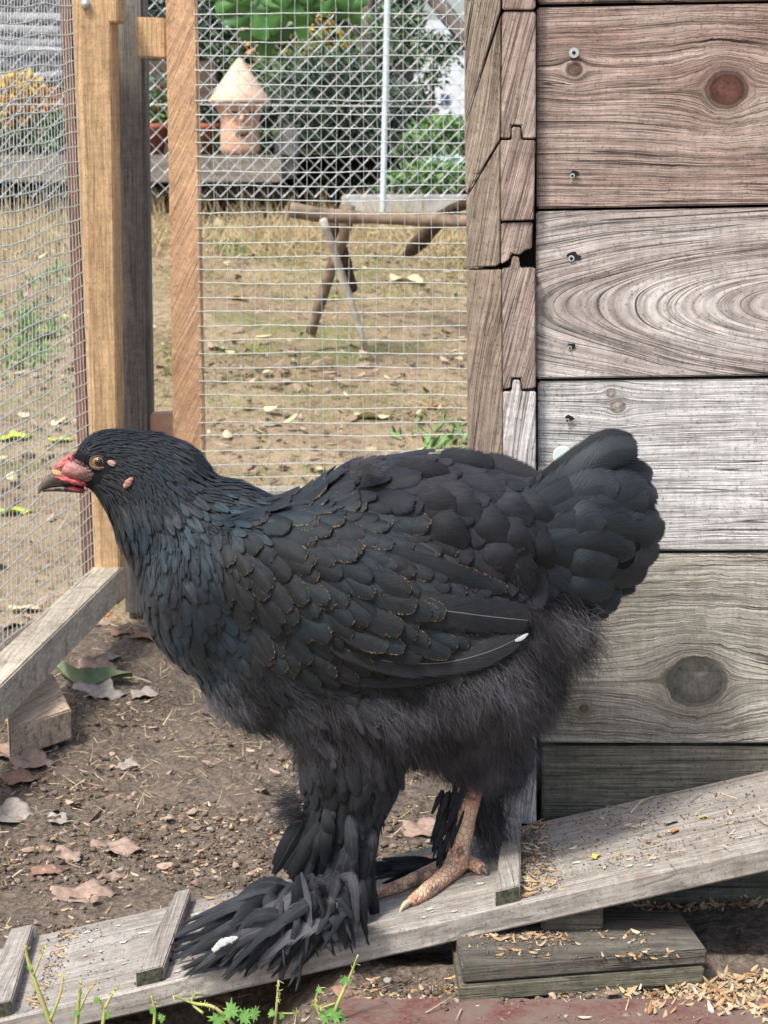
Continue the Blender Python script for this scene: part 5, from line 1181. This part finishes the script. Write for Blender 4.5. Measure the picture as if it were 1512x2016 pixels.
for (u_, v_, s_, m_, lab) in YL:
    c = gP(u_, v_); sz = s_*c.y/F; c.z += .003+.12*sz
    o = dryleaf('fallen_leaf', c, sz, random.uniform(-40, 40), ML[m_], flat=.55, curl=.3); tag(o, lab, 'leaf', 'leaves fallen on the yard')
# run floor: recognisable leaves and bark
NL = [(190, 1318, 36, 'pink', 10, 'curled pinkish brown dead leaf beside the side rail', .5, .5), (222, 1300, 22, 'grey', 60, 'small rolled grey leaf standing on the soil', .9, .4), (190, 1372, 48, 'grey', -5, 'crumpled grey brown leaf below the green leaf', .4, .45), (285, 1373, 26, 'grey', 15, 'small crumbly grey leaf near the breast of the hen', .5, .5),
      (195, 1232, 24, 'pink', 25, 'pink brown oval leaf in the dark corner of the frame', .3, .45), (240, 1250, 22, 'brown', 20, 'thin brown leaf against the corner post foot', .4, .4), (295, 1258, 34, 'brown', -10, 'orange brown leaf right under the breast of the hen', .3, .35), (208, 1215, 12, 'orange', 0, 'tiny orange leaf in the shadow of the side rail', .4, .5),
      (16, 1492, 36, 'pink', -20, 'dead brown leaf at the left edge beside the plank offcut', .6, .6), (62, 1512, 38, 'pink', 20, 'large crumpled brown leaf in front of the plank offcut', .6, .6), (14, 1612, 46, 'grey', 5, 'pale grey lobed leaf at the left edge of the soil', .3, .6), (128, 1690, 40, 'pink', -40, 'long strip of pinkish bark lying on the soil', .2, .34),
      (225, 1678, 46, 'pink', 2, 'flat oval pinkish bark piece on the soil', .15, .42), (165, 1770, 60, 'pink', 12, 'ragged flat bark piece just behind the ramp', .1, .42), (222, 1730, 30, 'pink', 70, 'short ragged bark piece joined to the flat one', .1, .5), (700, 1965, 40, 'brown', 20, 'broken brown leaf under the ramp beside the weeds', .2, .6), (420, 1975, 40, 'brown', 5, 'dead brown leaf below the foot feathers under the ramp', .3, .6), (835, 1640, 40, 'pink', 5, 'brown leaf lying between the two legs of the hen', .2, .5), (40, 1540, 34, 'brown', 35, 'dark brown curled leaf at the near left of the soil', .5, .5), (110, 1620, 24, 'grey', -30, 'small greyish leaf in the middle left of the soil', .5, .5), (92, 1722, 30, 'brown', 10, 'dark curled leaf between the bark strip and the ramp', .5, .4), (255, 1515, 20, 'grey', 30, 'little grey twisted leaf in the middle of the soil', .8, .5)]
for (u_, v_, s_, m_, a_, lab, cu, fl) in NL:
    c = gP(u_, v_) if v_ < 1900 else PZ(u_, v_, -.01 if u_ < 600 else .035); sz = 1.3*s_*c.y/F; c.z += .003+.05*sz
    o = dryleaf('dead_leaf', c, sz, a_, ML[m_], flat=fl*1.5, curl=cu, stalk='leaf' in lab and s_ > 20, tilt=12); tag(o, lab, 'bark' if 'bark' in lab else 'leaf')
# long half-rolled green leaf
cpts = [gP(112, 1330)+Vector((0, 0, .012)), gP(160, 1352)+Vector((0, 0, .006)), gP(215, 1352)+Vector((0, 0, .012)), gP(262, 1350)+Vector((0, 0, .012))]
pth = smooth_path(cpts, 8); V = []; m = len(pth)
for i, c in enumerate(pth):
    t = i/(m-1); w = .018*math.sin(math.pi*min(1, .08+t*.9))**.6; tw = .5+.8*math.sin(t*5)
    for j in range(7):
        s = -1+j/3; V.append(c+Vector((0, w*s*math.cos(tw), w*s*math.sin(tw)*.6+.006*s*s)))
Fc = [(i*7+j, (i+1)*7+j, (i+1)*7+j+1, i*7+j+1) for i in range(m-1) for j in range(6)]
gl = world_mesh('green_leaf', V, Fc, ML['green'], None, smooth=True, origin=pth[m//2]); tag(gl, 'long half rolled grey green leaf on the soil by the rail', 'leaf')
tube('stalk', [pth[-1], pth[-1]+Vector((.012, .002, -.004)), pth[-1]+Vector((.024, 0, -.008))], [.0012, .0008], ML['pale'], gl, n=6)

# clods, pebbles, husks and straw on the soil
def rock_proto(sub, seed):
    rr = random.Random(seed); bm = bmesh.new(); bmesh.ops.create_icosphere(bm, subdivisions=sub, radius=.5)
    for w in bm.verts: w.co *= rr.uniform(.68, 1.25)
    V = np.array([tuple(w.co) for w in bm.verts]); Fc = [tuple(q.index for q in f.verts) for f in bm.faces]; bm.free(); return V, Fc
RP = rock_proto(1, 4); RP2 = rock_proto(2, 9)
def scatter(name, n, pts_fn, proto, L_, wr, hr, mat, lab, cat, tilt=.25, lift=.3, uv=None, smooth=True):
    p = pts_fn(n); n = len(p); Lv = L_(n); a = RNG.uniform(0, 2*np.pi, n); x = np.stack([np.cos(a), np.sin(a), RNG.normal(0, tilt, n)], 1)
    N_ = np.stack([RNG.normal(0, tilt, n), RNG.normal(0, tilt, n), np.ones(n)], 1); Mx = frames(x, N_, Lv, Lv*wr*RNG.uniform(.7, 1.2, n), Lv*hr*RNG.uniform(.7, 1.2, n))
    p = p.copy(); p[:, 2] += Lv*hr*lift; o = kind(swarm(name, proto[0], proto[1], Mx, p, mat, smooth=smooth), 'stuff'); return tag(o, lab, cat)
def on_soil(xr, yr, dens=None):
    def f(n):
        x = RNG.uniform(*xr, n); y = RNG.uniform(*yr, n)
        if dens is not None: k = RNG.random(n) < dens(x, y); x, y = x[k], y[k]
        k = ~((y > RF-.01) & (y < RB+.004)); x, y = x[k], y[k]
        return np.stack([x, y, gz(x, y)], 1)
    return f
b = NB('soil_clod'); p = b.pos(); r = b.attr('rnd'); n1 = b.noise(p, 420, 5, .7); c = b.mix(r, (.105, .078, .058), (.235, .185, .145)); k = b.rng(n1, .3, .7, .6, 1.4); c = b.mix(1, c, b.comb(k, k, k), 'MULTIPLY'); c = b.mix(b.rng(r, .93, .95), c, (.33, .30, .27)); b.bump(n1, .9, .0012); M_clod = b.fin(c, .95, .1)
b = NB('grain_husk'); r = b.attr('rnd'); c = b.mix(b.rng(r, 0, .6), (.46, .36, .22), (.33, .22, .11)); c = b.mix(b.rng(r, .6, .8), c, (.55, .48, .37)); c = b.mix(b.rng(r, .85, .9), c, (.30, .16, .07)); M_husk = b.fin(c, .7, .25)
b = NB('grain_straw'); r = b.attr('rnd'); M_straw = b.fin(b.mix(r, (.58, .48, .32), (.34, .26, .16)), .8, .2)
b = NB('leaf_chip'); r = b.attr('rnd'); p = b.pos(); c = b.mix(r, (.42, .31, .24), (.17, .115, .085)); k = b.rng(b.noise(p, 300, 4), .3, .7, .6, 1.4); c = b.mix(1, c, b.comb(k, k, k), 'MULTIPLY'); M_chip = b.fin(c, .85, .15)
HUSK = feather_proto(4, 2, tip=.3, point=.3, cup=.9, curl=.12, root=.3)
lg = lambda a, b_: (lambda n: np.exp(RNG.uniform(math.log(a), math.log(b_), n)))
X_ = (-.52, .30)
cd = lambda x, y: np.clip(.45+fbm(x*9, y*9, 4)*3.6, .03, 1)
scatter('soil_crumbs', 42000, on_soil(X_, (1.5, 2.75), cd), RP, lg(.0013, .0042), .85, .7, M_clod, 'fine crumbs of brown soil all over the run floor', 'soil')
scatter('soil_clods', 6500, on_soil(X_, (1.5, 2.5), cd), RP2, lg(.0035, .0095), .85, .65, M_clod, 'rounded clods of brown soil on the run floor', 'soil')
def cluster(c, s):
    def f(n):
        x = RNG.normal(c[0], s[0], n); y = RNG.normal(c[1], s[1], n); return np.stack([x, y, gz(x, y)], 1)
    return f
def onramp(u0, u1, n, ylo=RF+.008, yhi=RB-.006, mode=None):
    x = RNG.uniform(P(u0, 1700, RF).x, P(u1, 1700, RF).x, n); y = RNG.uniform(ylo, yhi, n)
    return np.stack([x, y, ramp_top(x)+.0006], 1)
scatter('grain_husks', 5200, on_soil(X_, (1.5, 2.6), cd), HUSK, lg(.0045, .0105), .34, .5, M_husk, 'pale grain husks strewn over the run floor', 'husks')
scatter('leaf_crumbs', 1500, on_soil(X_, (1.5, 2.75), lambda x, y: np.clip(.2+fbm(x*7+5, y*7, 3)*3, .03, 1)), FP_soft, lg(.005, .017), .6, 1.0, M_chip, 'crumbled bits of dead brown leaf and bark on the run floor', 'leaf bits', tilt=.35, lift=.4, uv=None)
scatter('straw_bits', 900, on_soil(X_, (1.5, 2.6)), (strand_proto(3, .12)), lg(.008, .035), .05, .4, M_straw, 'thin straw bits strewn over the run floor', 'straw')
heap = lambda x, y: np.clip(1.1-((x-.30)/.13)**2, 0, 1)*np.clip(fbm(x*20, y*20, 2)*1.5+.8, 0, 1)
scatter('spilled_grain', 5200, on_soil((.16, .34), (1.50, 1.80), heap), HUSK, lg(.005, .0115), .42, .5, M_husk, 'thick spill of brown grain husks beside the stacked boards', 'grain', tilt=.5, lift=.8)
def boards(n): 
    x = RNG.uniform(.065, .225, n); y = RNG.uniform(1.552, 1.61, n); k = RNG.random(n) < np.clip(.25+fbm(x*30, y*30, 2)*3, 0, 1); return np.stack([x[k], y[k], np.full(k.sum(), zt+.0006)], 1)
scatter('board_litter', 330, boards, HUSK, lg(.004, .010), .4, .5, M_husk, 'brown husks lying on top of the stacked dark boards', 'husks')
scatter('board_dirt', 1800, boards, RP, lg(.0008, .0026), .85, .6, M_clod, 'dirt crumbs lying on top of the stacked dark boards', 'soil')
def ramp_mix(n):
    a = onramp(1030, 1110, int(n*.45)); a = a[RNG.random(len(a)) < np.exp(-((a[:, 0]-P(1030, 1700, RF).x)/.018))]
    b_ = onramp(1000, 1500, int(n*.22), RF+.03); b_ = b_[RNG.random(len(b_)) < np.clip(fbm(b_[:, 0]*28, b_[:, 1]*28, 3)*5, 0, 1)]; c_ = onramp(380, 480, int(n*.06), RF+.04); d_ = onramp(40, 80, int(n*.05))
    return np.concatenate([a, b_, c_, d_])
scatter('ramp_husks', 900, ramp_mix, HUSK, lg(.0045, .010), .38, .5, M_husk, 'husks and grain caught above the cleat on the ramp', 'husks')
scatter('ramp_dirt', 6500, lambda n: np.concatenate([ramp_mix(n), onramp(1030, 1540, int(n*.08), RF+.02), onramp(0, 500, int(n*.05))]), RP, lg(.0007, .0026), .85, .5, M_clod, 'dry dirt crumbs stuck on the ramp board', 'soil')
scatter('ramp_straw', 90, lambda n: onramp(1030, 1540, n), strand_proto(3, .1), lg(.008, .025), .07, .4, M_straw, 'straw bits lying on the upper part of the ramp', 'straw')
scatter('front_husks', 500, on_soil((-.02, .30), (1.52, 1.6)), HUSK, lg(.004, .009), .38, .5, M_husk, 'husks on the soil strip in front of the ramp', 'husks')
def onyard(n):
    x = RNG.uniform(-1.0, .75, n); y = RNG.uniform(3.06, 6.2, n); k = RNG.random(n) < np.clip(.4+fbm(x*4, y*4, 3)*3, .05, 1); x, y = x[k], y[k]; return np.stack([x, y, gz(x, y)+.004], 1)
scatter('yard_litter', 2600, onyard, FP_soft, lg(.008, .034), .6, .8, M_chip, 'crumbled brown leaf litter over the dry yard', 'leaf litter', tilt=.35, lift=.5)
b = NB('pale_litter'); r = b.attr('rnd'); M_pl = b.fin(b.mix(r, (.62, .54, .34), (.48, .42, .22)), .8, .2)
scatter('pale_yard_litter', 420, onyard, FP_soft, lg(.012, .045), .55, .8, M_pl, 'pale yellowish bits of leaf over the dry yard', 'leaf litter', tilt=.3, lift=.5)
scatter('yard_clods', 1500, onyard, RP, lg(.005, .02), .85, .5, M_clod, 'dark lumps of soil showing through the dry yard grass', 'soil')
# coloured crumbs one can point to on the ramp
for (u_, v_, s_, m_, lab) in [(1328, 1640, 15, 'orange', 'orange leaf scrap on the upper ramp'), (1172, 1690, 16, 'yellow', 'single yellow husk in the middle of the upper ramp'), (1385, 1612, 12, 'yellow', 'yellow curled scrap near the back edge of the ramp'), (1320, 1622, 22, 'grey', 'small pale round scrap on the upper ramp'), (1275, 1660, 11, 'brown', 'brown seed case on the upper ramp')]:
    Y_ = rampY(u_, v_); c = P(u_, v_, Y_); c.z = ramp_top(c.x)+.002; o = dryleaf('leaf_scrap', c, s_*Y_/F, random.uniform(0, 90), ML[m_], flat=.6, curl=.4, stalk=False); tag(o, lab, 'scrap')
# bird droppings on the ramp: flat pale smears
b = NB('dropping_white'); p = b.pos(); M_drop = b.fin(b.mix(b.rng(b.noise(p, 500, 4), .4, .6), (.55, .55, .52), (.32, .31, .28)), .9, .1)
mb = MB()
for k in range(60):
    u_ = random.choice([random.uniform(60, 500), random.uniform(780, 960), random.uniform(1040, 1500)]); x = P(u_, 1700, RF).x; y = random.uniform(RF+.01, RB-.01); s = random.uniform(.0008, .0035)
    pts = [(x+s*random.uniform(.5, 1.3)*1.4*math.cos(i*.63), y+s*random.uniform(.5, 1.3)*math.sin(i*.63), ramp_top(x)+.0009+RSL*s*1.2*math.cos(i*.63)) for i in range(10)]; mb.add(pts, [tuple(range(10))])
kind(mb.build('droppings', M_drop, ramp), 'stuff')
# ------------------------------------------------------------------ cropped weeds along the front edge
b = NB('weed_stem'); p = b.pos(); M_stem = b.fin(b.mix(b.rng(b.noise(p, 120, 3), .4, .65), (.30, .38, .10), (.42, .33, .16)), .6, .3)
M_wl = leafmat('weed_leaf', (.08, .19, .045), (.14, .26, .07))
def fuzz(parent, pts, n=26):
    mb = MB()
    for k in range(n):
        a = random.choice(pts); d = Vector((random.gauss(0, 1), random.gauss(0, .6), random.gauss(.3, 1))).normalized()*random.uniform(.002, .005)
        v_, f_ = tube_arrays([a, a+d*.5, a+d], [.0005, .0004, .0002], 3, False); mb.add(v_, f_)
    kind(mb.build('side_buds', M_stem, parent), 'stuff')
def weed(lab, stems, lvs, Y_=1.50):
    t = thing('weed_plant', lab, 'weed', tuple(P(stems[0][0][0][0], 2030, Y_)), 'nibbled weeds along the front edge')
    for st_, r_ in stems:
        pts = [P(u_, v_, Y_+random.uniform(-.004, .004)) for u_, v_ in st_]; tube('stem', pts, [r_*.95, r_*.75, r_*.42], M_stem, t, n=7, wob=.1); fuzz(t, smooth_path(pts, 4)[4:], 14)
    for (u_, v_, s_) in lvs:
        c = P(u_, v_, Y_-.003)
        n = 22; rot = Matrix.Rotation(R(random.uniform(40, 75)), 3, 'X') @ Matrix.Rotation(random.uniform(0, 6), 3, 'Z')
        vs = [c]+[c+rot @ Vector((s_*Y_/F*(.55+.45*(k % 2))*(1+.25*math.sin(k*.85))*math.cos(k*6.283/n), s_*Y_/F*(.55+.45*(k % 2))*math.sin(k*6.283/n)*.8, .1*s_*Y_/F*math.sin(k*1.3))) for k in range(n)]
        world_mesh('leaf', vs, [(0, 1+k, 1+(k+1) % n) for k in range(n)], M_wl, t, smooth=True)
weed('nibbled green weed with thick branching stem at the bottom left', [([(105, 2030), (75, 1950), (55, 1890), (50, 1862)], .0022), ([(98, 2010), (118, 1960), (125, 1920)], .0014), ([(66, 1920), (80, 1885), (88, 1860)], .001), ([(150, 2030), (155, 1975), (160, 1930)], .0018), ([(157, 1990), (175, 1950), (190, 1935)], .001)], [(60, 1905, 8), (150, 1995, 10)])
weed('short forked weed with small leaves below the ramp', [([(200, 2030), (205, 1985), (188, 1962)], .0016), ([(206, 1985), (222, 1955), (232, 1945)], .0012)], [(190, 1970, 9), (214, 1998, 10)])
weed('leafy weed stump below the middle of the ramp left of foot feathers', [([(302, 2030), (305, 1990), (298, 1960)], .0016)], [(318, 2004, 12), (300, 1990, 10)])
weed('curved stem weed with ferny leaves right of the stump', [([(470, 2030), (425, 1985), (380, 1975), (340, 1960)], .0017), ([(400, 1995), (378, 1975), (385, 1955)], .0012)], [(455, 1990, 26), (480, 2000, 24), (430, 2006, 24), (500, 1995, 18)])
weed('slender upright weed under the foot feathers', [([(540, 2030), (545, 1980), (548, 1930)], .0014), ([(543, 1995), (585, 1995)], .0008)], [(535, 1995, 12), (555, 2000, 9)])
weed('forked weed with serrated leaves right of the foot feathers', [([(655, 2010), (665, 1975), (690, 1920), (705, 1880)], .0017), ([(640, 2020), (622, 1975), (628, 1945)], .0014), ([(660, 1975), (630, 1985)], .001)], [(660, 1995, 26), (640, 2000, 20), (680, 1930, 14), (628, 1950, 10), (672, 2010, 18)])
